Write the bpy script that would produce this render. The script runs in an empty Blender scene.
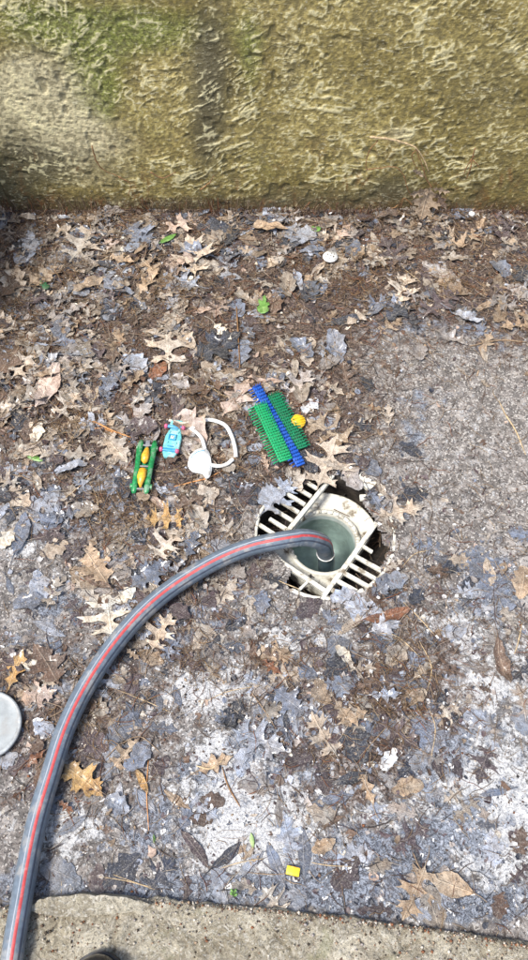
import bpy, bmesh, math, random
import numpy as np
from mathutils import Vector, Matrix
from mathutils.geometry import delaunay_2d_cdt
R = math.radians
random.seed(7); RNG = np.random.default_rng(7)
SC = bpy.context.scene

# ------------------------------------------------------------------ camera
CAMH = 1.10
cam = bpy.data.cameras.new("camera"); camo = bpy.data.objects.new("camera", cam)
SC.collection.objects.link(camo)
camo.location = (0, 0, CAMH); camo.rotation_euler = (R(30), 0, 0)
cam.sensor_fit = 'VERTICAL'; cam.angle = 2*math.atan(480/799)
cam.clip_start = 0.02; cam.clip_end = 200
SC.camera = camo
# ------------------------------------------------------------------ sky and sun
SUN_EL, SUN_AZ = 61, -122          # azimuth measured from +Y towards +X
w = bpy.data.worlds.new("World"); SC.world = w; w.use_nodes = True
nt = w.node_tree; nt.nodes.clear()
sky = nt.nodes.new('ShaderNodeTexSky'); sky.sky_type = 'NISHITA'; sky.sun_disc = False
sky.sun_elevation = R(SUN_EL); sky.sun_rotation = R(SUN_AZ)
sky.air_density = 1.0; sky.dust_density = 3.0; sky.ozone_density = 1.0
bg = nt.nodes.new('ShaderNodeBackground'); bg.inputs[1].default_value = 0.12
wo = nt.nodes.new('ShaderNodeOutputWorld')
nt.links.new(sky.outputs[0], bg.inputs[0]); nt.links.new(bg.outputs[0], wo.inputs[0])
sl = bpy.data.lights.new("sun", 'SUN'); sl.energy = 2.6; sl.angle = R(13); sl.color = (1, .97, .92)
so = bpy.data.objects.new("sun", sl); SC.collection.objects.link(so)
sd = Vector((math.sin(R(SUN_AZ))*math.cos(R(SUN_EL)), math.cos(R(SUN_AZ))*math.cos(R(SUN_EL)), math.sin(R(SUN_EL))))
so.rotation_euler = (-sd).to_track_quat('-Z', 'Y').to_euler()
SC.view_settings.view_transform = 'Standard'; SC.view_settings.look = 'None'
SC.view_settings.gamma = 1; SC.view_settings.exposure = 1.08

# ------------------------------------------------------------------ helpers
WALL_Y = 1.24
def ray(px, py):
    a = (np.asarray(px, float)-264)/799; b = (480-np.asarray(py, float))/799
    return a, .5+.8660254*b, -.8660254+.5*b
def at(px, py, z=0.0):
    a, dy, dz = ray(px, py); t = (CAMH-z)/-dz
    return Vector((float(a*t), float(dy*t), float(z)))
def atwall(px, py, y=WALL_Y):
    a, dy, dz = ray(px, py); t = y/dy
    return Vector((float(a*t), float(y), float(CAMH+dz*t)))
def topx(x, y, z):
    zz = np.asarray(z)-CAMH
    f = .5*y-.8660254*zz; u = .8660254*y+.5*zz
    f = np.maximum(f, .05)
    return 264+799*x/f, 480-799*u/f

TBL = np.random.default_rng(3).random((256, 256))
def vn(x, y, s=0):
    x = np.asarray(x, float)+s*17.31; y = np.asarray(y, float)+s*9.77
    xi = np.floor(x).astype(int); yi = np.floor(y).astype(int)
    fx = x-xi; fy = y-yi; fx = fx*fx*(3-2*fx); fy = fy*fy*(3-2*fy)
    a = TBL[xi & 255, yi & 255]; b = TBL[(xi+1) & 255, yi & 255]
    c = TBL[xi & 255, (yi+1) & 255]; d = TBL[(xi+1) & 255, (yi+1) & 255]
    return (a*(1-fx)+b*fx)*(1-fy)+(c*(1-fx)+d*fx)*fy
def fbm(x, y, s=0, o=4, g=.5):
    r = 0; a = 1; n = 0
    for k in range(o):
        r = r+a*vn(x*2**k, y*2**k, s+k*3); n += a; a *= g
    return r/n
def sst(a, b, x):
    t = np.clip((x-a)/(b-a), 0, 1); return t*t*(3-2*t)

def mesh_np(name, v, f, cols=None, uv=None, smooth=True, mat=None):
    """f: (N,3|4) int array"""
    me = bpy.data.meshes.new(name)
    v = np.asarray(v, np.float32); f = np.asarray(f, np.int32)
    k = f.shape[1]
    me.vertices.add(len(v)); me.vertices.foreach_set('co', v.ravel())
    me.loops.add(f.size); me.loops.foreach_set('vertex_index', f.ravel())
    me.polygons.add(len(f)); me.polygons.foreach_set('loop_start', np.arange(0, f.size, k, dtype=np.int32))
    me.update(calc_edges=True)
    if smooth: me.polygons.foreach_set('use_smooth', np.ones(len(f), bool))
    if cols is not None:
        for an, c in (cols.items() if isinstance(cols, dict) else [('Col', cols)]):
            at_ = me.color_attributes.new(an, 'FLOAT_COLOR', 'POINT')
            at_.data.foreach_set('color', np.asarray(c, np.float32).ravel())
    if uv is not None:
        a_ = me.attributes.new('leafuv', 'FLOAT_VECTOR', 'POINT')
        uu = np.zeros((len(v), 3), np.float32); uu[:, :2] = uv
        a_.data.foreach_set('vector', uu.ravel())
    if mat: me.materials.append(mat)
    me.validate()
    return me
def link(name, me, parent=None, loc=None):
    o = bpy.data.objects.new(name, me); SC.collection.objects.link(o)
    if loc is not None: o.location = loc
    if parent: o.parent = parent
    return o
def tag(o, label=None, cat=None, group=None, kind=None):
    for k, v in (('label', label), ('category', cat), ('group', group), ('kind', kind)):
        if v: o[k] = v
    return o
def thing(name, loc, label, cat, group=None):
    o = bpy.data.objects.new(name, None); SC.collection.objects.link(o); o.location = loc
    o.empty_display_size = .02
    return tag(o, label, cat, group)
def bmobj(name, bm, mat, parent=None, smooth=True, loc=None):
    me = bpy.data.meshes.new(name)
    bmesh.ops.recalc_face_normals(bm, faces=bm.faces)
    bm.to_mesh(me); bm.free(); me.materials.append(mat)
    if smooth:
        me.polygons.foreach_set('use_smooth', np.ones(len(me.polygons), bool))
    o = link(name, me, parent, loc)
    return o
def box(bm, c, s, M=None, bev=0):
    r = bmesh.ops.create_cube(bm, size=1); vs = r['verts']
    bmesh.ops.scale(bm, vec=s, verts=vs)
    if bev:
        es = list({e for v in vs for e in v.link_edges})
        q = bmesh.ops.bevel(bm, geom=es, offset=bev, segments=2, affect='EDGES', profile=.6)
        vs = list({v for f in q['faces'] for v in f.verts} | {v for v in vs if v.is_valid})
    bmesh.ops.translate(bm, vec=c, verts=vs)
    if M is not None: bmesh.ops.transform(bm, matrix=M, verts=vs)
    return vs
def tube_np(pts, rad, n=12, caps=True, flat=1.0, twist=0):
    """returns v,f(quads) for a tube along pts"""
    P = np.array([tuple(p) for p in pts], float); m = len(P)
    rad = np.broadcast_to(np.asarray(rad, float), (m,))
    T = np.gradient(P, axis=0); T /= np.linalg.norm(T, axis=1)[:, None]+1e-12
    up = np.array([0, 0, 1.]); V = []
    N = np.cross(T[0], up)
    if np.linalg.norm(N) < .1: N = np.cross(T[0], [0, 1., 0])
    N /= np.linalg.norm(N)
    for i in range(m):
        N = N-T[i]*np.dot(N, T[i]); N /= np.linalg.norm(N)
        B = np.cross(T[i], N)
        for k in range(n):
            a = 2*math.pi*k/n+twist
            V.append(P[i]+rad[i]*(math.cos(a)*N+math.sin(a)*B*flat))
    F = []
    for i in range(m-1):
        for k in range(n):
            F.append((i*n+k, i*n+(k+1) % n, (i+1)*n+(k+1) % n, (i+1)*n+k))
    if caps:
        V.append(P[0]); V.append(P[-1]); a, b = m*n, m*n+1
        for k in range(n):
            F.append((a, (k+1) % n, k, k)); F.append((b, (m-1)*n+k, (m-1)*n+(k+1) % n, (m-1)*n+(k+1) % n))
    return np.array(V), F
def tube(name, pts, rad, mat, parent=None, n=12, flat=1.0, caps=True, loc=None):
    V, F = tube_np(pts, rad, n, caps, flat)
    me = bpy.data.meshes.new(name)
    me.from_pydata([tuple(v) for v in V], [], [tuple(dict.fromkeys(f)) for f in F]); me.update()
    me.polygons.foreach_set('use_smooth', np.ones(len(me.polygons), bool)); me.materials.append(mat)
    return link(name, me, parent, loc)
def catmull(P, n):
    P = [Vector(p) for p in P]; out = []
    Q = [2*P[0]-P[1]]+P+[2*P[-1]-P[-2]]
    for i in range(1, len(Q)-2):
        for k in range(n):
            t = k/n
            a, b, c, d = Q[i-1], Q[i], Q[i+1], Q[i+2]
            out.append(.5*((2*b)+(-a+c)*t+(2*a-5*b+4*c-d)*t*t+(-a+3*b-3*c+d)*t**3))
    out.append(P[-1]); return out

# ------------------------------------------------------------------ materials
class NB:
    def __init__(s, name):
        s.m = bpy.data.materials.new(name); s.m.use_nodes = True; s.t = s.m.node_tree
        s.b = s.t.nodes['Principled BSDF']
    def n(s, typ, **kw):
        x = s.t.nodes.new('ShaderNode'+typ)
        for k, v in kw.items():
            if k.startswith('i_'):
                key = k[2:]; key = int(key) if key.isdigit() else key.replace('_', ' ')
                if hasattr(v, 'is_linked') or isinstance(v, bpy.types.NodeSocket): s.t.links.new(v, x.inputs[key])
                else: x.inputs[key].default_value = v
            else: setattr(x, k, v)
        return x
    def l(s, a, b): s.t.links.new(a, b)
    def set(s, key, v):
        if isinstance(v, bpy.types.NodeSocket): s.l(v, s.b.inputs[key])
        else: s.b.inputs[key].default_value = v
    def math(s, op, a, b=0, clamp=False):
        x = s.n('Math', operation=op, use_clamp=clamp)
        for i, v in enumerate((a, b)):
            if isinstance(v, bpy.types.NodeSocket): s.l(v, x.inputs[i])
            else: x.inputs[i].default_value = v
        return x.outputs[0]
    def mix(s, f, a, b, mode='MIX'):
        x = s.n('Mix', data_type='RGBA', blend_type=mode)
        for i, v in ((0, f), (6, a), (7, b)):
            if isinstance(v, bpy.types.NodeSocket): s.l(v, x.inputs[i])
            elif i == 0: x.inputs[0].default_value = v
            else: x.inputs[i].default_value = (*v[:3], 1)
        return x.outputs[2]
    def noise(s, vec, sc, det=4, rough=.6, dist=0):
        x = s.n('TexNoise', i_Scale=sc, i_Detail=det, i_Roughness=rough, i_Distortion=dist)
        if vec is not None: s.l(vec, x.inputs['Vector'])
        return x.outputs[0]
    def step(s, v, a, b):
        x = s.n('MapRange', interpolation_type='SMOOTHSTEP')
        s.l(v, x.inputs[0]); x.inputs[1].default_value = a; x.inputs[2].default_value = b
        return x.outputs[0]
    def bump(s, h, dist, strength=1, nrm=None):
        x = s.n('Bump', i_Strength=strength, i_Distance=dist); s.l(h, x.inputs['Height'])
        if nrm: s.l(nrm, x.inputs['Normal'])
        return x.outputs[0]
def simple(name, col, rough=.5, var=.25, sc=120, bump=.0004, dirt=(.12, .09, .06), dirtamt=.35, spec=.5, coat=0):
    """plastic / rubber / paint with mottling, dirt and fine relief"""
    N = NB(name); g = N.n('TexCoord').outputs['Object']
    n1 = N.noise(g, sc, 5); n2 = N.noise(g, sc*.35, 5, .65)
    c = N.mix(N.step(n1, .35, .7), [x*(1-var) for x in col], [min(1, x*(1+var*.5)) for x in col])
    c = N.mix(N.math('MULTIPLY', N.step(n2, .5, .66), dirtamt), c, dirt)
    N.set('Base Color', c); N.set('Roughness', N.math('ADD', N.math('MULTIPLY', n2, .3), rough-.15))
    N.set('Specular IOR Level', spec); N.set('Coat Weight', coat)
    N.set('Normal', N.bump(n1, bump)); return N.m

def m_floor():
    N = NB('weathered_concrete'); g = N.n('TexCoord').outputs['Object']
    A = N.n('VertexColor', layer_name='Mask'); sep = N.n('SeparateColor'); N.l(A.outputs[0], sep.inputs[0])
    W, B, M, D = sep.outputs[0], sep.outputs[1], sep.outputs[2], A.outputs[1]
    warp = N.n('VectorMath', operation='ADD'); N.l(g, warp.inputs[0])
    nw = N.n('TexNoise', i_Scale=60., i_Detail=3.); N.l(g, nw.inputs[0])
    sc_ = N.n('VectorMath', operation='SCALE'); N.l(nw.outputs[1], sc_.inputs[0]); sc_.inputs['Scale'].default_value = .012
    N.l(sc_.outputs[0], warp.inputs[1]); gw = warp.outputs[0]
    big = N.noise(g, 9, 5, .6); mid = N.noise(gw, 55, 6, .7); fin = N.noise(g, 330, 4, .75)
    base = N.mix(N.step(big, .35, .65), (.27, .24, .215), (.39, .355, .325))
    base = N.mix(N.step(mid, .42, .62), N.mix(.75, base, (.075, .067, .062)), base)
    v1 = N.n('TexVoronoi', i_Scale=420.); N.l(gw, v1.inputs['Vector'])
    s1 = N.n('SeparateColor'); N.l(v1.outputs['Color'], s1.inputs[0])
    base = N.mix(N.math('MULTIPLY', N.step(s1.outputs[0], .72, .9), .8), base, (.50, .47, .43))
    base = N.mix(N.math('MULTIPLY', N.step(s1.outputs[1], .72, .9), .75), base, (.05, .045, .04))
    # white limewash mottling
    v2 = N.noise(gw, 140, 5, .7)
    wf = N.step(N.math('ADD', N.math('ADD', N.math('MULTIPLY', mid, .55), N.math('MULTIPLY', v2, .6)), N.math('MULTIPLY', W, .37)), .64, .74)
    base = N.mix(N.math('MULTIPLY', wf, .85), base, N.mix(N.step(fin, .35, .6), (.31, .315, .32), (.68, .68, .67)))
    # blue-grey film of decayed leaf skin
    bf = N.step(N.math('ADD', N.math('MULTIPLY', N.noise(gw, 42, 5, .65), 1.), N.math('MULTIPLY', B, .5)), .62, .80)
    vst = N.noise(gw, 210, 5, .75, 1.5)
    film = N.mix(N.step(vst, .42, .58), (.050, .055, .070), (.30, .335, .395))
    base = N.mix(N.math('MULTIPLY', bf, .88), base, film)
    # mulch
    mf = N.step(N.math('ADD', N.noise(gw, 60, 5, .65), N.math('MULTIPLY', M, .6)), .62, .85)
    mul = N.mix(N.step(N.noise(gw, 260, 5, .8), .38, .62), (.016, .011, .010), (.19, .135, .105))
    base = N.mix(mf, base, mul)
    base = N.mix(N.math('MULTIPLY', N.math('SUBTRACT', 1, D), .85), base, (.035, .032, .032))  # painted shade in the step seam and left corner
    N.set('Base Color', base)
    N.set('Roughness', N.math('SUBTRACT', .8, N.math('MULTIPLY', bf, .48)))
    h = N.math('ADD', N.math('MULTIPLY', fin, .6), N.math('ADD', N.math('MULTIPLY', vst, .6), N.math('MULTIPLY', wf, .3)))
    N.set('Normal', N.bump(h, .004)); return N.m
def gx_(N, g):
    mp = N.n('Mapping'); N.l(g, mp.inputs[0]); mp.inputs['Scale'].default_value = (26, 26, 16); return mp.outputs[0]
def m_wall():
    N = NB('mossy_render'); g = N.n('TexCoord').outputs['Object']
    A = N.n('VertexColor', layer_name='Mask'); sep = N.n('SeparateColor'); N.l(A.outputs[0], sep.inputs[0])
    G, D, C, Hh = sep.outputs[0], sep.outputs[1], sep.outputs[2], A.outputs[1]
    big = N.noise(g, 7, 5, .6); mid = N.noise(g, 50, 6, .7, .8); fin = N.noise(g, 260, 5, .75)
    c = N.mix(N.step(big, .35, .65), (.26, .20, .055), (.42, .335, .115))
    c = N.mix(N.step(mid, .40, .60), N.mix(.38, c, (.12, .095, .035)), c)
    c = N.mix(N.step(N.math('ADD', N.math('MULTIPLY', mid, .5), G), .40, .95), c, N.mix(N.step(fin, .4, .6), (.13, .15, .025), (.30, .31, .08)))
    c = N.mix(N.step(N.math('ADD', N.math('MULTIPLY', mid, .5), C), .40, 1.0), c, (.58, .51, .31))
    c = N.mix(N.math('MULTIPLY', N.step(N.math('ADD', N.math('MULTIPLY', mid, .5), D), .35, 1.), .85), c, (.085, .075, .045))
    rs_ = N.n('SeparateXYZ'); N.l(g, rs_.inputs[0])
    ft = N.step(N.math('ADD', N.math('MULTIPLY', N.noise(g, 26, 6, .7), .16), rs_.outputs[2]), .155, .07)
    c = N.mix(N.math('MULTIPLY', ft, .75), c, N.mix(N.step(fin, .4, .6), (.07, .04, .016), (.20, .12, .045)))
    rust = N.math('MULTIPLY', N.step(N.noise(gx_(N, g), 1, 6, .7, .6), .53, .63), N.step(rs_.outputs[2], .22, .08))
    c = N.mix(N.math('MULTIPLY', rust, .6), c, (.19, .085, .025))
    # painted highlights on the trowel ridge crests, painted shade in the hollows
    c = N.mix(N.math('MULTIPLY', N.step(Hh, .45, .72), .66), c, (.72, .65, .38))
    c = N.mix(N.math('MULTIPLY', N.step(N.math('SUBTRACT', 1, Hh), .56, .80), .55), c, (.10, .085, .04))
    def strokes(rot, sx_, sz_, seed):
        mp = N.n('Mapping'); N.l(g, mp.inputs[0]); mp.inputs['Rotation'].default_value = (0, rot, 0); mp.inputs['Scale'].default_value = (sx_, 1, sz_); mp.inputs['Location'].default_value = (seed, 0, 0)
        return N.noise(mp.outputs[0], 1, 4, .65, .5)
    st1 = strokes(.15, 90, 330, 3); st2 = strokes(-.55, 80, 300, 9); wsel = N.step(N.noise(g, 5, 2, .5), .45, .55)
    stn = N.n('Mix', data_type='FLOAT'); N.l(wsel, stn.inputs[0]); N.l(st1, stn.inputs[2]); N.l(st2, stn.inputs[3]); stn = stn.outputs[0]
    patch = N.step(N.noise(g, 18, 4, .6), .42, .62)
    c = N.mix(N.math('MULTIPLY', N.math('MULTIPLY', N.step(stn, .57, .66), patch), .6), c, (.74, .69, .48))  # bright dashes are highlights painted along the strokes
    c = N.mix(N.math('MULTIPLY', N.math('SUBTRACT', 1, N.step(stn, .34, .43)), .32), c, (.08, .065, .025))
    sp = N.noise(g, 150, 3, .6)
    c = N.mix(N.math('MULTIPLY', N.step(sp, .63, .72), .5), c, (.56, .52, .38))
    N.set('Base Color', c); N.set('Roughness', .36); N.set('Specular IOR Level', .5)
    N.set('Normal', N.bump(N.math('ADD', N.math('ADD', fin, N.math('MULTIPLY', stn, .8)), N.math('MULTIPLY', mid, .5)), .0022)); return N.m
def m_step():
    N = NB('buff_concrete'); g = N.n('TexCoord').outputs['Object']
    nw = N.n('TexNoise', i_Scale=35., i_Detail=4.); N.l(g, nw.inputs[0])
    sc_ = N.n('VectorMath', operation='SCALE'); N.l(nw.outputs[1], sc_.inputs[0]); sc_.inputs['Scale'].default_value = .03
    ad = N.n('VectorMath', operation='ADD'); N.l(g, ad.inputs[0]); N.l(sc_.outputs[0], ad.inputs[1]); gw = ad.outputs[0]
    big = N.noise(gw, 14, 6, .65); mid = N.noise(gw, 75, 8, .78); fin = N.noise(g, 330, 5, .8); m2 = N.noise(gw, 40, 8, .75, .8)
    c = N.mix(N.step(big, .38, .62), (.55, .485, .345), (.78, .71, .55))
    c = N.mix(N.step(m2, .44, .62), N.mix(.5, c, (.15, .115, .07)), c)
    c = N.mix(N.math('MULTIPLY', N.step(mid, .50, .62), .7), c, (.58, .53, .41))
    c = N.mix(N.math('MULTIPLY', N.math('SUBTRACT', 1, N.step(fin, .34, .46)), .75), c, (.09, .075, .05))
    c = N.mix(N.math('MULTIPLY', N.step(fin, .56, .66), .6), c, (.66, .62, .52))
    vs_ = N.n('TexVoronoi', i_Scale=380.); N.l(gw, vs_.inputs['Vector']); sv = N.n('SeparateColor'); N.l(vs_.outputs['Color'], sv.inputs[0])
    c = N.mix(N.math('MULTIPLY', N.step(sv.outputs[0], .75, .92), .7), c, (.72, .68, .58))
    c = N.mix(N.math('MULTIPLY', N.step(sv.outputs[1], .82, .92), .5), c, (.14, .12, .085))
    vo = N.n('TexVoronoi', feature='DISTANCE_TO_EDGE', i_Scale=13.); N.l(gw, vo.inputs['Vector'])
    cr = N.math('SUBTRACT', 1, N.step(vo.outputs[0], .004, .035)); crk = N.math('MULTIPLY', cr, N.step(N.noise(g, 9, 2, .5), .42, .55))
    c = N.mix(N.math('MULTIPLY', crk, .15), c, (.10, .08, .05))
    c = N.mix(N.math('MULTIPLY', N.step(N.noise(g, 22, 4, .6), .6, .7), .4), c, (.24, .25, .10))
    N.set('Base Color', c); N.set('Roughness', .75)
    h = N.math('SUBTRACT', N.math('ADD', fin, N.math('MULTIPLY', N.math('ADD', mid, m2), 1.)), N.math('MULTIPLY', crk, .15))
    N.set('Normal', N.bump(h, .006)); return N.m
def m_leaf():
    N = NB('dead_leaf'); A = N.n('VertexColor', layer_name='Col')
    U = N.n('Attribute', attribute_name='leafuv').outputs['Vector']; g = N.n('TexCoord').outputs['Object']
    sx = N.n('SeparateXYZ'); N.l(U, sx.inputs[0]); u = N.math('ABSOLUTE', sx.outputs[0]); v = sx.outputs[1]
    midrib = N.math('SUBTRACT', 1, N.step(u, .006, .02))
    k = N.math('FRACT', N.math('MULTIPLY', N.math('SUBTRACT', v, N.math('MULTIPLY', u, .75)), 5.2))
    lat = N.math('SUBTRACT', 1, N.step(N.math('ABSOLUTE', N.math('SUBTRACT', k, .5)), .02, .07))
    k2 = N.math('FRACT', N.math('MULTIPLY', N.math('ADD', v, N.math('MULTIPLY', u, 1.4)), 26))
    tert = N.math('MULTIPLY', N.math('SUBTRACT', 1, N.step(N.math('ABSOLUTE', N.math('SUBTRACT', k2, .5)), .08, .22)), .35)
    vein = N.math('MAXIMUM', midrib, N.math('MAXIMUM', N.math('MULTIPLY', lat, .7), tert))
    n1 = N.noise(g, 110, 5, .65); n2 = N.noise(g, 420, 4, .7)
    c = N.mix(N.step(n1, .38, .64), A.outputs[0], N.mix(1, A.outputs[0], (.55, .50, .46), 'MULTIPLY'))
    c = N.mix(N.math('MULTIPLY', N.step(n2, .5, .66), .45), c, N.mix(.5, A.outputs[0], (.75, .70, .62)))
    c = N.mix(N.math('MULTIPLY', vein, .28), c, N.mix(.35, A.outputs[0], (.75, .66, .5)))
    c = N.mix(N.math('MULTIPLY', N.step(N.noise(g, 230, 3, .6), .62, .7), .8), c, (.05, .04, .035))
    N.set('Base Color', c)
    N.set('Roughness', N.math('SUBTRACT', .72, N.math('MULTIPLY', A.outputs[1], .40))); N.set('Coat Weight', N.math('MULTIPLY', A.outputs[1], .8)); N.b.inputs['Coat Roughness'].default_value = .16
    wr = N.math('MULTIPLY', N.noise(g, 190, 4, .7, 1.8), N.math('MULTIPLY', A.outputs[1], 2.2))
    N.set('Normal', N.bump(N.math('ADD', N.math('MULTIPLY', vein, .5), N.math('ADD', N.math('ADD', n1, wr), N.math('MULTIPLY', n2, .5))), .0018))
    return N.m
def m_attr(name, rough=.7, bump=.0008, sc=350):
    N = NB(name); A = N.n('VertexColor', layer_name='Col'); g = N.n('TexCoord').outputs['Object']
    n = N.noise(g, sc, 4, .7)
    N.set('Base Color', N.mix(N.step(n, .35, .65), N.mix(1, A.outputs[0], (.55, .52, .5), 'MULTIPLY'), A.outputs[0]))
    N.set('Roughness', N.math('SUBTRACT', rough, N.math('MULTIPLY', A.outputs[1], .38))); N.set('Normal', N.bump(n, bump)); return N.m
MF, MW, MS, ML = m_floor(), m_wall(), m_step(), m_leaf()
MATT = m_attr('plant_debris')
M_SOIL = simple('dark_soil', (.05, .04, .03), .9)
M_PVC = simple('dirty_white_plastic', (.56, .54, .46), .5, .2, 110, .0010, (.12, .09, .05), 1.)
M_GRATE = simple('aged_grate_plastic', (.58, .56, .48), .5, .22, 120, .0010, (.15, .115, .07), .95)
M_PIPE = simple('grey_green_pipe', (.42, .47, .44), .35, .15, 90, .0003, (.2, .2, .15), .3)
M_HOSE = simple('grey_hose_rubber', (.11, .14, .175), .45, .2, 120, .0004, (.32, .30, .27), .5)
M_RED = simple('red_hose_stripe', (.42, .05, .05), .5, .15, 200, .0002, (.5, .3, .28), .3)
M_WHITE = simple('white_plastic', (.72, .72, .69), .42, .08, 160, .0004, (.33, .28, .21), .6)
M_GREENP = simple('glossy_green_plastic', (.015, .21, .06), .25, .35, 200, .0007, (.22, .30, .22), .6)
M_YELP = simple('orange_yellow_plastic', (.74, .38, .03), .3, .3, 200, .0006, (.40, .26, .08), .5)
M_AQUA = simple('aqua_plastic', (.15, .47, .48), .35, .25, 250, .0004, (.50, .62, .60), .5)
M_BLUE2 = simple('sky_blue_plastic', (.03, .27, .48), .3, .15, 250, .0004, (.3, .5, .6), .3)
M_PINK = simple('pink_plastic', (.62, .12, .22), .35, .15, 250, .0004, (.3, .1, .15), .3)
M_CGREEN = simple('bright_green_plastic', (.015, .32, .12), .3, .15, 260, .0003, (.08, .2, .1), .3)
M_CDGREEN = simple('deep_green_plastic', (.012, .20, .09), .3, .2, 260, .0003, (.05, .08, .05), .4)
M_CBLUE = simple('cobalt_blue_plastic', (.015, .09, .42), .3, .2, 260, .0003, (.1, .2, .4), .3)
M_DARKM = simple('dull_axle_metal', (.2, .2, .21), .4)
M_LID = simple('dull_grey_metal', (.27, .29, .29), .5, .15, 90, .0006, (.25, .24, .22), .6)
M_YEL = simple('yellow_painted_plastic', (.85, .62, .02), .4, .06, 200, .0003, (.5, .4, .1), .25)
M_CHALK = simple('pitted_white_shell', (.68, .67, .63), .6, .1, 200, .001, (.12, .1, .08), .5)
M_LGREEN = simple('fresh_green_leaf', (.13, .27, .06), .4, .35, 160, .0012, (.30, .40, .16), .5)
M_SHOE = simple('black_shoe_leather', (.006, .007, .010), .22, .2, 150, .0002, (.02, .02, .025), .1)
M_SOLE = simple('black_sole_rubber', (.02, .02, .022), .6)
M_TWIG = simple('dry_twig', (.26, .18, .11), .7, .35, 300, .0005)
M_STRAW = simple('pale_straw', (.50, .37, .21), .6, .3, 300, .0004)
M_OTWIG = simple('orange_split_wood', (.55, .25, .08), .6, .35, 350, .0006)
M_ROOT = simple('brown_root', (.22, .115, .045), .8, .3, 300, .0006)
def m_water():
    N = NB('murky_water'); g = N.n('TexCoord').outputs['Object']; bp = N.bump(N.noise(g, 45, 2), .0008)
    tr = N.n('BsdfTransparent'); tr.inputs[0].default_value = (.72, .80, .78, 1)
    gl = N.n('BsdfGlossy'); gl.inputs['Roughness'].default_value = .04; N.l(bp, gl.inputs['Normal'])
    fr = N.n('Fresnel'); fr.inputs['IOR'].default_value = 1.33; N.l(bp, fr.inputs['Normal'])
    mx = N.n('MixShader'); N.l(fr.outputs[0], mx.inputs[0]); N.l(tr.outputs[0], mx.inputs[1]); N.l(gl.outputs[0], mx.inputs[2])
    N.l(mx.outputs[0], [n for n in N.t.nodes if n.type == 'OUTPUT_MATERIAL'][0].inputs[0]); N.t.nodes.remove(N.b); return N.m
M_WATER = m_water()

# ------------------------------------------------------------------ authored maps (photo px -> density)
def gridmap(rows, x0, dx, y0, dy):
    G = np.array([[float(c) for c in r] for r in rows])/9
    def f(px, py):
        u = np.clip((np.asarray(px)-x0)/dx, 0, G.shape[1]-1.001); v = np.clip((np.asarray(py)-y0)/dy, 0, G.shape[0]-1.001)
        i = u.astype(int); j = v.astype(int); a = u-i; b = v-j
        return (G[j, i]*(1-a)+G[j, i+1]*a)*(1-b)+(G[j+1, i]*(1-a)+G[j+1, i+1]*a)*b
    return f
LEAFD = gridmap(["999999999999", "899998877777", "899876554567", "898775531122", "888888852000", "666665443100",
                 "224763012111", "015643223222", "534334555323", "544423576311", "344322443211", "123211231110",
                 "000000000000", "000000000000"], 0, 48, 180, 60)
STRAWD = gridmap(["999999999999", "799999977777", "699888776655", "799888864222", "788877664211", "469998543211",
                  "124894112221", "013763224432", "324433336542", "423311245421", "223311333211", "111211122110",
                  "111111111111", "111111111111"], 0, 48, 180, 60)
MULD = gridmap(["999999999999", "999999988888", "899998775567", "799888852222", "688777763111", "355664532200",
                "003672112111", "002543113321", "533433355532", "544422477431", "233311344210", "122111122100",
                "222111111110", "333333333333"], 0, 48, 180, 60)
def blobs(L):
    def f(px, py):
        r = 0
        for (x, y, sx, sy, a) in L: r = r+a*np.exp(-((px-x)/sx)**2-((py-y)/sy)**2)
        return r
    return f
WHITED = blobs([(205, 685, 42, 26, 1.1), (240, 790, 60, 40, .8), (235, 850, 50, 30, .6), (300, 850, 50, 30, .45), (470, 790, 60, 60, .35),
                (500, 830, 60, 60, .6), (440, 700, 60, 50, .45), (450, 450, 70, 70, .12), (400, 350, 50, 20, .12), (30, 590, 40, 40, .12), (80, 820, 40, 20, .7), (60, 850, 30, 20, .4), (280, 640, 40, 20, .5),
                (20, 545, 14, 14, .6), (75, 510, 24, 14, .5), (480, 660, 50, 60, .3), (340, 650, 30, 30, .4), (215, 745, 30, 20, .4),
                (385, 500, 20, 10, .3), (440, 620, 30, 20, .3), (470, 905, 60, 18, .3), (330, 780, 40, 30, .4), (150, 700, 20, 20, .4),
                (200, 890, 50, 15, .3), (380, 800, 40, 40, .3), (520, 700, 30, 50, .35)])
BLUED = blobs([(490, 585, 36, 30, .9), (400, 600, 25, 20, .5), (60, 520, 45, 22, .8), (50, 600, 25, 22, .6), (300, 740, 60, 40, .8),
               (430, 740, 35, 30, .9), (230, 890, 240, 14, .9), (430, 905, 110, 18, .8), (380, 700, 60, 40, .6), (220, 345, 40, 26, .8),
               (400, 320, 50, 18, .8), (420, 400, 30, 20, .4), (500, 320, 40, 30, .7), (60, 235, 80, 14, .6), (130, 380, 40, 30, .4),
               (350, 870, 60, 30, .7), (460, 830, 40, 30, .5), (20, 480, 30, 20, .5), (180, 620, 60, 20, .5), (30, 660, 30, 20, .4),
               (400, 850, 40, 25, .5), (470, 760, 90, 120, .25), (250, 820, 200, 80, .15), (120, 640, 200, 60, .2), (200, 770, 30, 20, .4), (415, 440, 20, 20, .5), (30, 880, 40, 20, .3), (150, 830, 40, 30, .5)])

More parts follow.
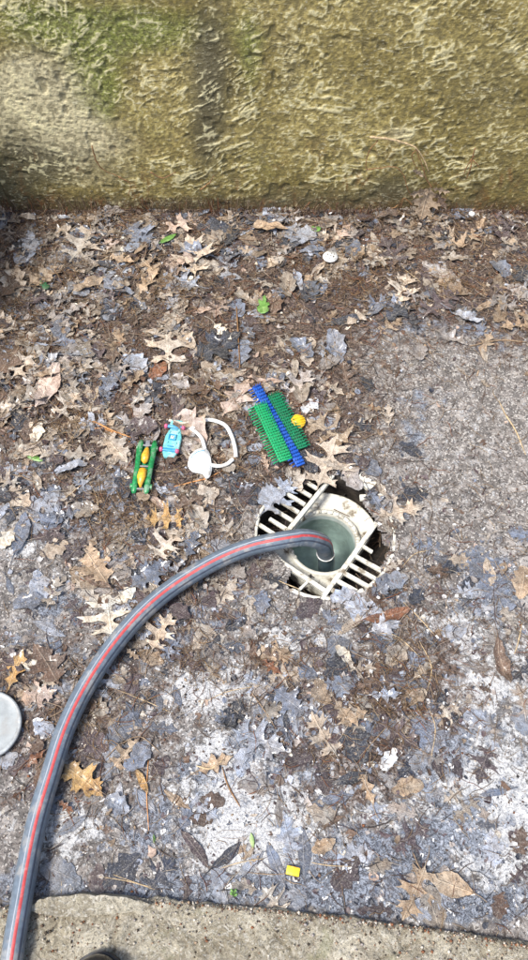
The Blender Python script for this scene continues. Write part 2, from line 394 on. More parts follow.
# ------------------------------------------------------------------ floor
DC = at(325, 534); DCx, DCy = DC.x, DC.y; DR = .112
FX0, FX1, FY0, FY1, FS = -.74, .74, -.06, 1.262, .0028
nx = int((FX1-FX0)/FS)+1; ny = int((FY1-FY0)/FS)+1
gx = np.linspace(FX0, FX1, nx); gy = np.linspace(FY0, FY1, ny)
X, Y = np.meshgrid(gx, gy); PX, PY = topx(X, Y, 0*X)
mul = MULD(PX, PY)
Z = .006*(fbm(X*6, Y*6, 1)-.5)+.0030*(fbm(X*60, Y*60, 2)-.5)+.0018*(vn(X*300, Y*300, 5)-.5)
Z = Z+mul*(.004+.010*fbm(X*35, Y*35, 8, 4, .6))-.003
Z += .007*sst(WALL_Y-.05, WALL_Y, Y)*(.4+.6*fbm(X*20, Y*4, 9))        # litter banked against the wall
rr = np.hypot(X-DCx, Y-DCy)
Z = Z*sst(DR-.005, DR+.03, rr)+.0012*(1-sst(DR, DR+.02, rr))
Z += .020*sst(4, -4, PY-910)*sst(892, 898, PY+2.5*(fbm(X*60, Y*60, 4)-.5)*4)*sst(150, 90, PX)*sst(20, 26, PX) if False else 0
def ground(x, y):
    u = np.clip((np.asarray(x)-FX0)/FS, 0, nx-1.01); v = np.clip((np.asarray(y)-FY0)/FS, 0, ny-1.01)
    i = u.astype(int); j = v.astype(int); a = u-i; b = v-j
    return (Z[j, i]*(1-a)+Z[j, i+1]*a)*(1-b)+(Z[j+1, i]*(1-a)+Z[j+1, i+1]*a)*b
V = np.stack([X, Y, Z], -1).reshape(-1, 3)
I = np.arange(nx*ny).reshape(ny, nx)
F = np.stack([I[:-1, :-1], I[:-1, 1:], I[1:, 1:], I[1:, :-1]], -1).reshape(-1, 4)
def hole_r(x, y):
    a = np.degrees(np.arctan2(y-DCy, x-DCx)) % 360; r = np.full_like(a, DR-.006)
    for a0, a1, rr_ in ((0, 46, .080), (346, 368, .086), (196, 233, .080), (100, 118, .092), (322, 346, .098), (268, 290, .1005)):
        w_ = sst(a0-3, a0+5, a)*sst(a1+3, a1-5, a); r = np.minimum(r, DR-.006-w_*(DR-.006-rr_))
    return r+.003*(vn(a*.25, a*0, 3)-.5)
cc = V[F].mean(1); F = F[np.hypot(cc[:, 0]-DCx, cc[:, 1]-DCy) > hole_r(cc[:, 0], cc[:, 1])]
dark = 1-.3*np.clip(sst(14, 0, np.abs(PY-(898+.085*(PX-60))-4))*.6+blobs([(0, 250, 26, 60, .5)])(PX, PY), 0, 1)  # contact shade painted along the step seam, plus shade at the left corner
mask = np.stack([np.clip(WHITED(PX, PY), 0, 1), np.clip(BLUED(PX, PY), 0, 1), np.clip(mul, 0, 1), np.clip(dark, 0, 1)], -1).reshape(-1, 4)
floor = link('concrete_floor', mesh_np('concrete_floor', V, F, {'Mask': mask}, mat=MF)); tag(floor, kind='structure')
# coarse continuation of the same floor to the right, beyond the frame
bm = bmesh.new(); box(bm, (2.2, .59, -.05), (2.92, 1.35, .1))
tag(bmobj('paved_floor', bm, MS, smooth=False), kind='structure')
bm = bmesh.new(); bmesh.ops.create_grid(bm, x_segments=1, y_segments=1, size=60)
tag(bmobj('ground', bm, M_SOIL, smooth=False, loc=(0, 0, -.40)), kind='structure')

# ------------------------------------------------------------------ back wall
ws = .0019; wx0, wx1, wz1 = -.62, 1.0, .74
nwx = int((wx1-wx0)/ws)+1; nwz = int((wz1+.03)/ws)+1
WX, WZ = np.meshgrid(np.linspace(wx0, wx1, nwx), np.linspace(-.03, wz1, nwz))
WPX, WPY = topx(WX, WY := np.full_like(WX, WALL_Y), WZ)
def aniso(ang, fl, fa, s):
    c, sn = np.cos(ang), np.sin(ang)
    return vn((WX*c+WZ*sn)*fl, (-WX*sn+WZ*c)*fa, s)
def swoosh(cx, cz, fr, ft, s):
    r = np.hypot(WX-cx, WZ-cz)+.009*(fbm(WX*12, WZ*12, s+40, 2)-.5)*2+.0012*(fbm(WX*70, WZ*70, s+41, 2)-.5)*2; t = np.arctan2(WZ-cz, WX-cx)
    return 1-np.abs(2*vn(r*fr, t*ft, s)-1)
def ridg(a): return 1-np.abs(2*a-1)
wpx = WX+.012*(fbm(WX*20, WZ*20, 61)-.5); wpz = WZ+.03*(fbm(WX*9, WZ*9, 62)-.5)
def hor(fx, fz, s, sl=0): return ridg(vn(wpx*fx, (wpz+sl*wpx)*fz, s))
c1 = atwall(170, 135); c2 = atwall(405, -170); c3 = atwall(60, -60)
def lines(c, fr, ft, sd, p=6.0): return np.maximum(swoosh(c.x, c.z, fr, ft, sd)**p*sst(.35, .6, fbm(WX*30, WZ*30, sd+60, 2)), .75*swoosh(c.x, c.z, fr*1.9, ft*2.6, sd+5)**p*sst(.4, .6, fbm(WX*38, WZ*38, sd+80, 2)))
L1 = lines(c1, 110, 4, 3); L2 = lines(c2, 120, 20, 13); L3 = lines(c3, 120, 12, 23); L4 = np.maximum(hor(34, 130, 26, -.55)**7*sst(.35, .6, fbm(WX*30, WZ*30, 64, 2)), .8*hor(80, 260, 27, -.6)**7*sst(.4, .6, fbm(WX*34, WZ*34, 65, 2)))
pxw = WPX+30*(fbm(WX*12, WZ*12, 71)-.5)*2; pyw = WPY+24*(fbm(WX*12, WZ*12, 72)-.5)*2
w1 = sst(80, 105, pxw)*sst(190, 160, pxw)*sst(150, 115, pyw); w4 = sst(165, 190, pxw)*sst(290, 250, pxw)
w2 = sst(250, 290, pxw)*(1-w4); w3 = np.clip(1-w1-w4-w2, 0, 1)
rel = L1*w1+L2*w2+L3*w3+L4*w4
amp = .15+2.0*fbm(WX*12, WZ*12, 70)**1.7; amp *= (.25+.75*sst(214, 165, WPY))
grit = fbm(WX*210, WZ*210, 31, 2)
pock = sst(.70, .80, vn(WX*70, WZ*70, 90))*sst(.5, .6, fbm(WX*16, WZ*16, 91))
WYY = WALL_Y-.0017*amp*rel-.0016*(grit-.5)+.002*pock-.0026*(fbm(WX*26, WZ*30, 33, 3)-.5)-.012*(fbm(WX*5, WZ*5, 30)-.5)
Hn = np.clip(.32+rel*.75*amp+.80*(grit-.5)-.3*pock, 0, 1)
gm = blobs([(90, 85, 34, 28, .8), (110, 30, 120, 30, .75), (95, 110, 20, 20, .5), (250, 60, 16, 50, .45), (25, 10, 50, 20, .3), (470, 40, 70, 60, .15), (150, 130, 40, 30, .25), (260, 165, 30, 30, .3)])(WPX, WPY)
dm = blobs([(210, 60, 24, 70, .75), (205, 140, 20, 45, .45), (330, 195, 120, 16, .4), (430, 80, 60, 60, .15), (0, 190, 45, 40, .7), (60, 205, 200, 9, .6), (300, 208, 300, 7, .6), (500, 175, 60, 30, .25), (20, 150, 30, 20, .3), (500, 90, 50, 70, .3), (250, 110, 16, 50, .2), (60, 165, 50, 22, .5), (330, 60, 20, 60, .2), (395, 190, 30, 30, .4)])(WPX, WPY)  # dark streaks and foot band, with shade painted in at the left corner
cm = blobs([(30, 95, 60, 50, .9), (60, 135, 60, 24, .6), (110, 150, 60, 25, .3), (290, 60, 20, 70, .3), (140, 60, 20, 50, .1), (400, 135, 22, 12, .5), (320, 150, 60, 30, .15), (90, 180, 60, 14, .3)])(WPX, WPY)
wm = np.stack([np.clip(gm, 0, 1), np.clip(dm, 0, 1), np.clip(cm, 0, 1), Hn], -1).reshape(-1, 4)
Vw = np.stack([WX, WYY, WZ], -1).reshape(-1, 3)
I = np.arange(nwx*nwz).reshape(nwz, nwx)
Fw = np.stack([I[:-1, :-1], I[:-1, 1:], I[1:, 1:], I[1:, :-1]], -1).reshape(-1, 4)
wall = thing('rendered_wall', (0, WALL_Y, 0), 'mossy ochre trowelled wall closing the far side of the leaf littered floor', 'wall')
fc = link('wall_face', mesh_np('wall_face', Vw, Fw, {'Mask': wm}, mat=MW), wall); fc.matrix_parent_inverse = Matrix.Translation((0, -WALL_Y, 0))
bm = bmesh.new(); box(bm, (1.4, .135, .32), (4.6, .22, .834)); bmobj('wall_body', bm, MS, wall, False)
sw = thing('unseen_side_wall', (-.62, .6, 0), 'unseen low side wall added to shade the left corner of the mossy wall', 'wall')  # added out of frame, sized for the shade it casts in the corner
bm = bmesh.new(); box(bm, (-.06, .46, .18), (.14, .38, .42)); vs = bm.verts[:]
bmesh.ops.subdivide_edges(bm, edges=bm.edges[:], cuts=10, use_grid_fill=True)
for v in bm.verts: v.co.x += .006*(vn(v.co.y*20, v.co.z*20, 4)-.5)
bmobj('wall_body', bm, MS, sw)  # body of the added unseen side wall

# ------------------------------------------------------------------ step under the viewer
SH = .012
def edge_py(px):
    px = np.asarray(px, float)
    return np.interp(px, [-200, 20, 60, 95, 125, 170, 260, 350, 440, 528, 700], [905, 908, 910, 911, 899, 901, 909, 919, 930, 945, 962])-3
sxs = np.linspace(-.74, .74, 520)
def edge_y(x):
    px = 264+799*np.asarray(x)/.93; py = edge_py(px)
    a, dy, dz = ray(px, py); return dy*(CAMH-SH)/-dz
ey = edge_y(sxs)+.009*(fbm(sxs*40, sxs*0+2, 3)-.5)+.003*(vn(sxs*200, sxs*0, 5)-.5)
prof = [(-.55, 0), (-.4, 0), (-.25, 0)]+[(-.15+.0028*k, 0) for k in range(50)]+[(-.009, 0), (-.006, -.0006), (-.0035, -.002), (-.0015, -.0045), (-.0005, -.009), (.0, -.015), (.001, -.022), (.001, -.03), (.002, -.038), (.002, -.05)]
rows = []
for (dy_, dz_) in prof:
    yy = ey+dy_
    zz = SH+dz_+.0030*(fbm(sxs*30, yy*30, 11)-.5)+.0060*(fbm(sxs*80, yy*80, 12)-.5)+.0022*(vn(sxs*330, yy*330, 3)-.5)+.003*sst(.55, .75, fbm(sxs*160, yy*160, 15, 2))
    # cracks
    pxx, pyy = topx(sxs, yy, SH+0*yy)
    for (x0, y0, x1, y1) in ((118, 905, 112, 960), (404, 918, 398, 975), (440, 930, 330, 985), (270, 930, 300, 960)):
        t = np.clip((pyy-y0)/(y1-y0), 0, 1); xx = x0+(x1-x0)*t+8*(vn(pyy*.09, pyy*0, 5)-.5)
        zz -= .006*np.exp(-((pxx-xx)/2.2)**2)*(pyy > y0-3)
    yj = yy+(.004*(fbm(sxs*80, zz*200, 14)-.5) if dz_ < -.001 else 0)
    rows.append(np.stack([sxs, yj, zz], -1))
Vs = np.concatenate(rows); I = np.arange(len(Vs)).reshape(len(prof), -1)
Fs = np.stack([I[:-1, :-1], I[:-1, 1:], I[1:, 1:], I[1:, :-1]], -1).reshape(-1, 4)
tag(link('concrete_step', mesh_np('concrete_step', Vs, Fs, mat=MS)), kind='structure')
# mortar lip at the left end of the step foot
lp = []
for (px, py) in [(24, 912), (40, 900), (60, 896), (95, 895), (125, 898), (150, 905), (120, 914), (70, 916)]:
    lp.append(at(px, py, .022))
bm = bmesh.new()
top = [bm.verts.new(p) for p in catmull(lp+[lp[0]], 6)[:-1]]
for v in top: v.co.z += random.uniform(-.002, .002); v.co.x += random.uniform(-.001, .001); v.co.y += random.uniform(-.0012, .0012)
f = bm.faces.new(top); ex = bmesh.ops.extrude_face_region(bm, geom=[f]); vs = [e for e in ex['geom'] if isinstance(e, bmesh.types.BMVert)]
for v in top: v.co.z = -.008; v.co.y += .004
bmesh.ops.triangulate(bm, faces=bm.faces[:])
tag(bmobj('mortar_lip', bm, MS, smooth=False), kind='structure')

# ------------------------------------------------------------------ leaves
def smooth_outline(P, k=3):
    return P
def oak_outline(rnd, style):
    """half outline as (x,y,sharp) with y along the midrib"""
    if style == 'pin':
        H_ = [(.012, .0), (.012, .09), (.05, .15), (.12, .145), (.20, .13), (.245, .165), (.17, .205), (.235, .25), (.13, .245), (.055, .285), (.035, .33), (.06, .385),
              (.15, .41), (.25, .425), (.36, .45), (.26, .49), (.355, .585), (.21, .535), (.12, .535), (.05, .575), (.04, .625), (.07, .67), (.14, .70), (.26, .755),
              (.17, .765), (.215, .865), (.115, .81), (.07, .83), (.075, .90), (.035, .92)]
    elif style == 'red':
        H_ = [(.012, .0), (.03, .07), (.10, .12), (.20, .15), (.17, .20), (.24, .26), (.15, .26), (.11, .31), (.14, .37), (.24, .40), (.33, .46), (.26, .50), (.30, .57),
              (.18, .56), (.12, .60), (.14, .66), (.22, .72), (.17, .75), (.19, .83), (.10, .81), (.08, .88), (.035, .93)]
    elif style == 'narrow':
        H_ = [(.01, .0), (.03, .06), (.07, .15), (.11, .28), (.135, .42), (.14, .55), (.125, .68), (.09, .80), (.05, .91)]
    elif style == 'half':
        H_ = [(.012, .0), (.02, .10), (.09, .16), (.17, .22), (.10, .28), (.06, .33), (.13, .42), (.26, .50), (.16, .55), (.07, .58), (.10, .66), (.17, .76), (.09, .80), (.04, .9)]
    else:   # torn
        H_ = [(.06, .02), (.17, .08), (.22, .22), (.30, .33), (.24, .48), (.33, .6), (.25, .72), (.15, .80), (.12, .93)]
    out = []
    for side in (1, -1):
        jx = rnd.uniform(.8, 1.15); jy = rnd.uniform(-.03, .03); L = []
        for (x, y) in H_:
            a = 1+rnd.uniform(-.16, .16)
            L.append((side*x*a*jx+rnd.uniform(-.008, .008), y+rnd.uniform(-.014, .014)+(jy*math.sin(y*math.pi) if y > .1 else 0)))
        out.append(L)
    tip = (rnd.uniform(-.02, .02), 1.0)
    P = out[0]+[tip]+out[1][::-1]
    if rnd.random() < .35 and style in ('pin', 'red'):   # a lobe torn away
        i = rnd.randrange(8, len(P)-8); 
        for q in range(i-2, i+3): P[q] = (P[q][0]*.45, P[q][1])
    # insert softened midpoints
    Q = []
    for i in range(len(P)):
        a = P[i]; b = P[(i+1) % len(P)]
        Q.append(a); m = ((a[0]+b[0])/2, (a[1]+b[1])/2)
        Q.append((m[0]*.97, m[1]+rnd.uniform(-.004, .004)))
    return Q
TPL = {}
def template(style, idx, res):
    key = (style, idx, res)
    if key in TPL: return TPL[key]
    rnd = random.Random(hash((len(style), style[0] == 'p', idx)) & 0xffff)
    O = oak_outline(rnd, style)
    if res > .09: O = O[::2]
    pts = [Vector(p) for p in O]; n = len(pts)
    for yy in np.arange(.04, .98, res):
        pts.append(Vector((0, yy)))
        for k in range(1, 8):
            for s in (-1, 1):
                pts.append(Vector((s*k*res, yy+(k % 2)*res*.5)))
    r = delaunay_2d_cdt(pts, [], [list(range(n))], 1, 1e-4)
    v = np.array([tuple(p) for p in r[0]]); f = [tuple(q) for q in r[2] if len(q) == 3]
    used = sorted({i for q in f for i in q}); mp = {u: i for i, u in enumerate(used)}
    TPL[key] = (v[used], np.array([[mp[i] for i in q] for q in f]))
    return TPL[key]

TOP = Z.copy()   # running height of the pile
def topz(x, y):
    i = np.clip(((np.asarray(x)-FX0)/FS).round().astype(int), 0, nx-1); j = np.clip(((np.asarray(y)-FY0)/FS).round().astype(int), 0, ny-1)
    return TOP[j, i]
def raise_top(x, y, z):
    i = np.clip(((x-FX0)/FS).round().astype(int), 0, nx-1); j = np.clip(((y-FY0)/FS).round().astype(int), 0, ny-1)
    g0 = Z[j, i]
    np.maximum.at(TOP, (j, i), np.minimum(z, g0+.016))
def leaf_geom(bp, tp, style, idx, col, wet, curl, seed, res=.075, flat=False, lift=0.0, width=1.0):
    """world-space vertices of one leaf from base point to tip point"""
    rs = np.random.default_rng(seed)
    v, f = template(style, idx, res)
    b = np.array(bp[:2]); t = np.array(tp[:2]); L = np.linalg.norm(t-b); d = (t-b)/L; n = np.array([d[1], -d[0]])
    x, y = v[:, 0]*width, v[:, 1]
    # outline bend in plane
    bend = rs.uniform(-.25, .25); xb = x+bend*(y-.5)**2*.5
    W = b+np.outer(y*L, d)+np.outer(xb*L, n)
    fold = rs.uniform(.1, .55)*curl; roll = rs.uniform(-.9, 1.0)*curl
    zz = L*(fold*np.abs(x)+roll*((y-.5)**2)*.55+rs.uniform(-.3, .9)*curl*(x*x)*2.2)
    zz += L*curl*.16*(fbm(x*5+rs.uniform(0, 50), y*5, 3, 2)-.5)*2
    zz += .003*(fbm(x*16+seed, y*16, 7, 2)-.5)*(1+curl)
    gz = topz(W[:, 0], W[:, 1]); gr = ground(W[:, 0], W[:, 1])
    if flat:
        z = np.maximum(gz, gr)+.0008+.0012*fbm(x*30+seed, y*30, 2, 2)
        z = np.minimum(z, gr+.007)
        z = z*.6+(np.median(gz)+.001)*.4; z = np.maximum(z, gr+.0004)
    else:
        tilt = rs.uniform(-.10, .10)*L*(y-.5)+rs.uniform(-.12, .12)*x*L
        zz = zz-zz.min()*.6
        z = np.percentile(gz, 55)+.0006+zz+tilt+lift
        z = np.maximum(z, gr+.0006)
    # tips of the lobes press down a little
    raise_top(W[:, 0], W[:, 1], z)
    P = np.column_stack([W, z])
    c = np.tile(np.array([*col, wet]), (len(v), 1))
    m = .55+.9*fbm(x*6+seed*1.3, y*6, 5, 3)
    c[:, :3] *= m[:, None]
    hue = fbm(x*3+seed*.7, y*3, 9, 2)-.5
    c[:, 0] *= 1+.25*hue; c[:, 2] *= 1-.3*hue
    return P, f, c, v*np.array([width, 1])
COL = dict(tan=(.36, .265, .175), pale=(.48, .405, .32), cream=(.62, .57, .475), brown=(.13, .078, .05), rust=(.24, .09, .035),
           grey=(.34, .305, .28), mauve=(.085, .058, .062), bluegrey=(.17, .195, .25), darkblue=(.028, .034, .052), golden=(.42, .26, .095),
           silver=(.37, .40, .46), pinktan=(.42, .315, .25), white=(.70, .70, .69), greytan=(.40, .345, .28))
CN = dict(tan='tan', pale='pale tan', cream='cream', brown='dark brown', rust='rust brown', grey='faded grey', mauve='dark mauve', bluegrey='blue grey',
          darkblue='blackened', golden='golden brown', silver='silvery blue', pinktan='pinkish tan', white='bleached white', greytan='greyish tan')
SN = dict(pin='lobed oak leaf', red='broad oak leaf', narrow='narrow oblong leaf', half='ragged oak leaf', torn='torn leaf piece')
LM = [("green toy car", 145, 468), ("aqua toy", 172, 438), ("white plastic loop", 215, 440), ("blue bristled toy", 278, 430), ("yellow ribbed disc", 298, 420),
      ("white drain grate", 325, 534), ("silver lid", 5, 725), ("small yellow block", 293, 871), ("green leaf cluster", 262, 303),
      ("pitted white disc", 331, 259), ("hanging wall leaf", 425, 190), ("left wall corner", 8, 225), ("sunken hose end", 320, 545),
      ("hose arch", 215, 562), ("middle hose bend", 115, 650), ("lower hose run", 50, 790), ("right wall foot", 505, 218),
      ("orange split twig", 112, 428), ("green blade", 168, 241), ("long edge straw", 512, 428), ("left green leaf", 33, 456),
      ("black shoe toe", 92, 955), ("rust curled leaf", 386, 617), ("upright brown leaf", 503, 660), ("green sprout", 233, 895),
      ("middle wall foot", 240, 218)]
USED = {}
DIRS = ["right of", "upper right of", "above", "upper left of", "left of", "lower left of", "below", "lower right of"]
SIZES = [(.030, 'tiny'), (.045, 'small'), (.065, 'medium'), (.09, 'large'), (9, 'huge')]
def leaf_label(px, py, L, colname, style, wet, curl):
    cand = sorted(LM, key=lambda l: (l[1]-px)**2+(l[2]-py)**2)
    sz = next(n for s, n in SIZES if L < s)
    cur = 'flattened' if wet > .5 or curl < .2 else ('curled' if curl > .5 else 'dry')
    for k in range(6):
        l = cand[k]; dx, dy = px-l[1], l[2]-py; d = math.hypot(dx, dy)
        dr = DIRS[int(((math.degrees(math.atan2(dy, dx))+22.5) % 360)//45)]
        how = 'just' if d < 28 else ('slightly' if d < 60 else ('clearly' if d < 110 else 'far'))
        s = f"{sz} {cur} {CN[colname]} {SN[style]} {how} {dr} the {l[0]}"
        if s not in USED:
            USED[s] = 1; return s
    s2 = s+" near " + cand[0][0]
    USED[s2] = 1; return s2
NLEAF = [0]
def add_leaf(bp, tp, style, colname, wet=.2, curl=.35, width=1.0, lift=0, stem=True, label=None, flat=False, group='fallen leaves scattered over the floor', scale=1.0, idx=None, onwall=False):
    seed = NLEAF[0]*13+5; NLEAF[0] += 1
    base = np.array(COL[colname])*RNG.uniform(.75, 1.2)*scale
    P, f, c, uv = leaf_geom(bp, tp, style, RNG.integers(0, 9) if idx is None else idx, base, wet, curl, seed, flat=flat, lift=lift, width=width)
    org = P[np.argmin(np.hypot(*(P[:, :2]-np.array(bp[:2])).T))].copy()
    px, py = topx(*P.mean(0)); L = (Vector(tp[:2])-Vector(bp[:2])).length
    o = link('leaf', mesh_np('leaf', P-org, f, c, uv, mat=ML), loc=org)
    tag(o, label or leaf_label(px, py, L, colname, style, wet, curl), 'leaf', group)
    if stem and style != 'torn':
        d = Vector(tp[:2])-Vector(bp[:2]); d = -d.normalized(); sd_ = Vector((d.y, -d.x)); k = random.uniform(-.35, .35); SL = min(.018, L*.3)
        pts = [Vector((-d.x*L*.06, -d.y*L*.06, .0012))]+[Vector((d.x*SL*t+sd_.x*k*SL*t*t, d.y*SL*t+sd_.y*k*SL*t*t, .0008+.002*t)) for t in (.0, .5, 1)]
        cmn = tube_np(pts, [.0006, .0006, .0005, .0006], 5)
        me = mesh_np('leaf_stem', cmn[0], [q for q in cmn[1]], np.tile([*(base*.6), .1], (len(cmn[0]), 1)), mat=MATT)
        link('leaf_stem', me, o)
    return o

# ---- joined litter: fragments, crumbs, straw (nobody could count these)
def sample(density, n, pad=12):
    out = np.zeros((0, 2))
    while len(out) < n:
        x = RNG.uniform(FX0, FX1, 40000); y = RNG.uniform(-.02, WALL_Y-.004, 40000)
        px, py = topx(x, y, 0*x)
        ok = (px > -60) & (px < 588) & (RNG.random(40000) < density(px, py)) & (np.hypot(x-DCx, y-DCy) > hole_r(x, y)+.001)
        ok &= y > edge_y(x)+.002
        out = np.concatenate([out, np.column_stack([x, y])[ok]])
    return out[:n]
def small_leaves(n, lo, hi, density, pal, name, wetr, flat):
    pts = sample(density, n); VV, FF, CC, UU = [], [], [], []; off = 0
    for i, (x, y) in enumerate(pts):
        L = RNG.uniform(lo, hi); a = RNG.uniform(0, 6.28); d = np.array([math.cos(a), math.sin(a)])*L/2
        cn = pal[RNG.integers(len(pal))]
        st = ['pin', 'red', 'half', 'torn', 'torn', 'narrow'][RNG.integers(6)]
        P, f, c, uv = leaf_geom((x-d[0], y-d[1]), (x+d[0], y+d[1]), st, int(RNG.integers(0, 6)), np.array(COL[cn])*RNG.uniform(.6, 1.15), RNG.uniform(*wetr),
                                RNG.uniform(.1, .8), i+5000, res=.14, flat=flat)
        VV.append(P); FF.append(f+off); CC.append(c); UU.append(uv); off += len(P)
    o = link(name, mesh_np(name, np.concatenate(VV), np.concatenate(FF), np.concatenate(CC), np.concatenate(UU), mat=ML))
    tag(o, kind='stuff'); return o
small_leaves(420, .018, .045, lambda px, py: np.clip(LEAFD(px, py)**1.5+.3*BLUED(px, py), 0, 1), ['mauve', 'brown', 'darkblue', 'mauve', 'bluegrey', 'grey', 'brown'], 'matted_leaf_skins', (.5, 1), True)

def crumbs(n, lo, hi, density, pal, name, wet=.1, zup=0):
    pts = sample(density, n)
    ico = np.array([(1, 0, 0), (-1, 0, 0), (0, 1, 0), (0, -1, 0), (0, 0, 1), (0, 0, -1)], float)
    fc = np.array([(0, 2, 4), (2, 1, 4), (1, 3, 4), (3, 0, 4), (2, 0, 5), (1, 2, 5), (3, 1, 5), (0, 3, 5)])
    s = lo*(hi/lo)**(RNG.random(n)**1.8)
    V_ = ico[None]*RNG.uniform(.5, 1.25, (n, 6, 1))*s[:, None, None]*np.stack([RNG.uniform(.6, 1.5, n), RNG.uniform(.6, 1.3, n), RNG.uniform(.35, .8, n)], -1)[:, None]
    a = RNG.uniform(0, 6.28, n); ca, sa = np.cos(a)[:, None], np.sin(a)[:, None]
    Vx = V_[..., 0]*ca-V_[..., 1]*sa; Vy = V_[..., 0]*sa+V_[..., 1]*ca
    z0 = topz(pts[:, 0], pts[:, 1]) if zup else ground(pts[:, 0], pts[:, 1])
    V_ = np.stack([Vx+pts[:, 0:1], Vy+pts[:, 1:2], V_[..., 2]+(z0+s*.25)[:, None]], -1).reshape(-1, 3)
    F_ = (fc[None]+6*np.arange(n)[:, None, None]).reshape(-1, 3)
    pc = np.array([COL[p] if isinstance(p, str) else p for p in pal]); ci = pc[RNG.integers(len(pc), size=n)]*RNG.uniform(.6, 1.2, (n, 1))
    C_ = np.concatenate([np.repeat(ci, 6, 0), np.full((n*6, 1), wet)], 1)
    o = link(name, mesh_np(name, V_, F_, C_, smooth=False, mat=MATT)); tag(o, kind='stuff'); return o
def flakes(n, lo, hi, density, pal, name, wet=(.1, .6), tilt=.5):
    """small curled torn leaf flakes: ring of 7 + centre"""
    pts = sample(density, n); k = 7
    s = lo*(hi/lo)**(RNG.random(n)**1.5)
    a0 = RNG.uniform(0, 6.28, n); ang = a0[:, None]+np.arange(k)*2*math.pi/k+RNG.uniform(-.3, .3, (n, k))
    rad = s[:, None]*RNG.uniform(.45, 1.15, (n, k)); el = RNG.uniform(.3, 1, n)[:, None]
    lx = rad*np.cos(ang); ly = rad*np.sin(ang)*el; rot = RNG.uniform(0, 6.28, n)[:, None]
    curl = RNG.uniform(-.5, 1.1, n)[:, None]; fold = RNG.uniform(0, .8, n)[:, None]
    lz = curl*lx*lx/s[:, None]*.8+fold*np.abs(ly)+RNG.uniform(-.12, .12, (n, k))*s[:, None]+lx*RNG.uniform(-tilt, tilt, n)[:, None]*.6
    wx = lx*np.cos(rot)-ly*np.sin(rot); wy = lx*np.sin(rot)+ly*np.cos(rot)
    z0 = topz(pts[:, 0], pts[:, 1])-.0004
    lz = lz-lz.min(1, keepdims=True)*.7
    ring = np.stack([wx+pts[:, 0:1], wy+pts[:, 1:2], lz+z0[:, None]], -1)
    cen = np.column_stack([pts, z0+RNG.uniform(0, .12, n)*s])[:, None]
    V_ = np.concatenate([ring, cen], 1).reshape(-1, 3)
    fc = np.array([(i, (i+1) % k, k) for i in range(k)]); F_ = (fc[None]+(k+1)*np.arange(n)[:, None, None]).reshape(-1, 3)
    pc = np.array([COL[p] for p in pal]); ci = pc[RNG.integers(len(pc), size=n)]*RNG.uniform(.55, 1.2, (n, 1))
    C_ = np.repeat(np.concatenate([ci, RNG.uniform(*wet, (n, 1))], 1), k+1, 0)
    C_[:, :3] *= RNG.uniform(.8, 1.15, (len(C_), 1))
    raise_top(ring[..., 0].ravel(), ring[..., 1].ravel(), ring[..., 2].ravel()*.5+.5*np.repeat(z0, k))
    o = link(name, mesh_np(name, V_, F_, C_, smooth=True, mat=MATT)); tag(o, kind='stuff'); return o
def straws(n, lo, hi, density, pal, name, rlo=.0002, rhi=.0006, bendy=.35, lift=.006):
    pts = sample(density, n); seg = 5
    L = RNG.uniform(lo, hi, n); a = RNG.uniform(0, 6.28, n); b = RNG.normal(0, bendy, n)
    t = np.linspace(-.5, .5, seg)
    ang = a[:, None]+b[:, None]*t*2+RNG.normal(0, bendy*.35, (n, seg))
    dx = np.cos(ang)*L[:, None]/(seg-1); dy = np.sin(ang)*L[:, None]/(seg-1)
    x = pts[:, 0:1]+np.cumsum(dx, 1)-dx.sum(1, keepdims=True)/2; y = pts[:, 1:2]+np.cumsum(dy, 1)-dy.sum(1, keepdims=True)/2
    y = np.minimum(y, WALL_Y-.006)
    base = np.maximum(topz(x, y), ground(x, y)); z = base*.4+base.mean(1, keepdims=True)*.6+RNG.random((n, 1))*lift*.5+lift*.35*RNG.random((n, seg))
    z = np.maximum(z, ground(x, y)+.0004)
    r = RNG.uniform(rlo, rhi, n)[:, None]*np.array([.5, 1, 1, .9, .4])[None]
    nxx, nyy = -np.sin(ang), np.cos(ang)
    ring = np.stack([np.stack([x+nxx*r, y+nyy*r, z], -1), np.stack([x-nxx*r, y-nyy*r, z], -1), np.stack([x, y, z+r*1.4], -1)], 2)  # n,seg,3,3
    V_ = ring.reshape(-1, 3)
    fc = []
    for i in range(seg-1):
        for q in range(3): fc.append((i*3+q, i*3+(q+1) % 3, (i+1)*3+(q+1) % 3, (i+1)*3+q))
    F_ = (np.array(fc)[None]+seg*3*np.arange(n)[:, None, None]).reshape(-1, 4)
    pc = np.array([COL[p] if isinstance(p, str) else p for p in pal]); ci = pc[RNG.integers(len(pc), size=n)]*RNG.uniform(.6, 1.2, (n, 1))
    C_ = np.repeat(np.concatenate([ci, np.full((n, 1), .2)], 1), seg*3, 0)
    o = link(name, mesh_np(name, V_, F_, C_, mat=MATT)); tag(o, kind='stuff'); return o
D1 = lambda px, py: LEAFD(px, py)
DS = lambda px, py: STRAWD(px, py)
DALL = lambda px, py: .35+0*px
crumbs(15000, .0004, .0020, DALL, ['grey', 'pale', 'white', 'mauve', 'brown', (.03, .03, .03), 'greytan', (.04, .035, .03), 'silver'], 'concrete_grit')
crumbs(14000, .0005, .0028, lambda px, py: .08+D1(px, py), ['brown', 'mauve', 'tan', 'rust', (.03, .022, .016), 'pale', 'brown'], 'soil_crumbs')
flakes(6500, .0018, .009, lambda px, py: .03+D1(px, py)**1.3, ['brown', 'mauve', 'grey', 'tan', 'bluegrey', 'darkblue', 'greytan', 'brown', 'pinktan'], 'leaf_fragments')
straws(6500, .008, .035, DS, ['brown', 'rust', (.10, .06, .035), 'tan', (.24, .15, .07)], 'brown_root_fibres', .0002, .0005, .7)
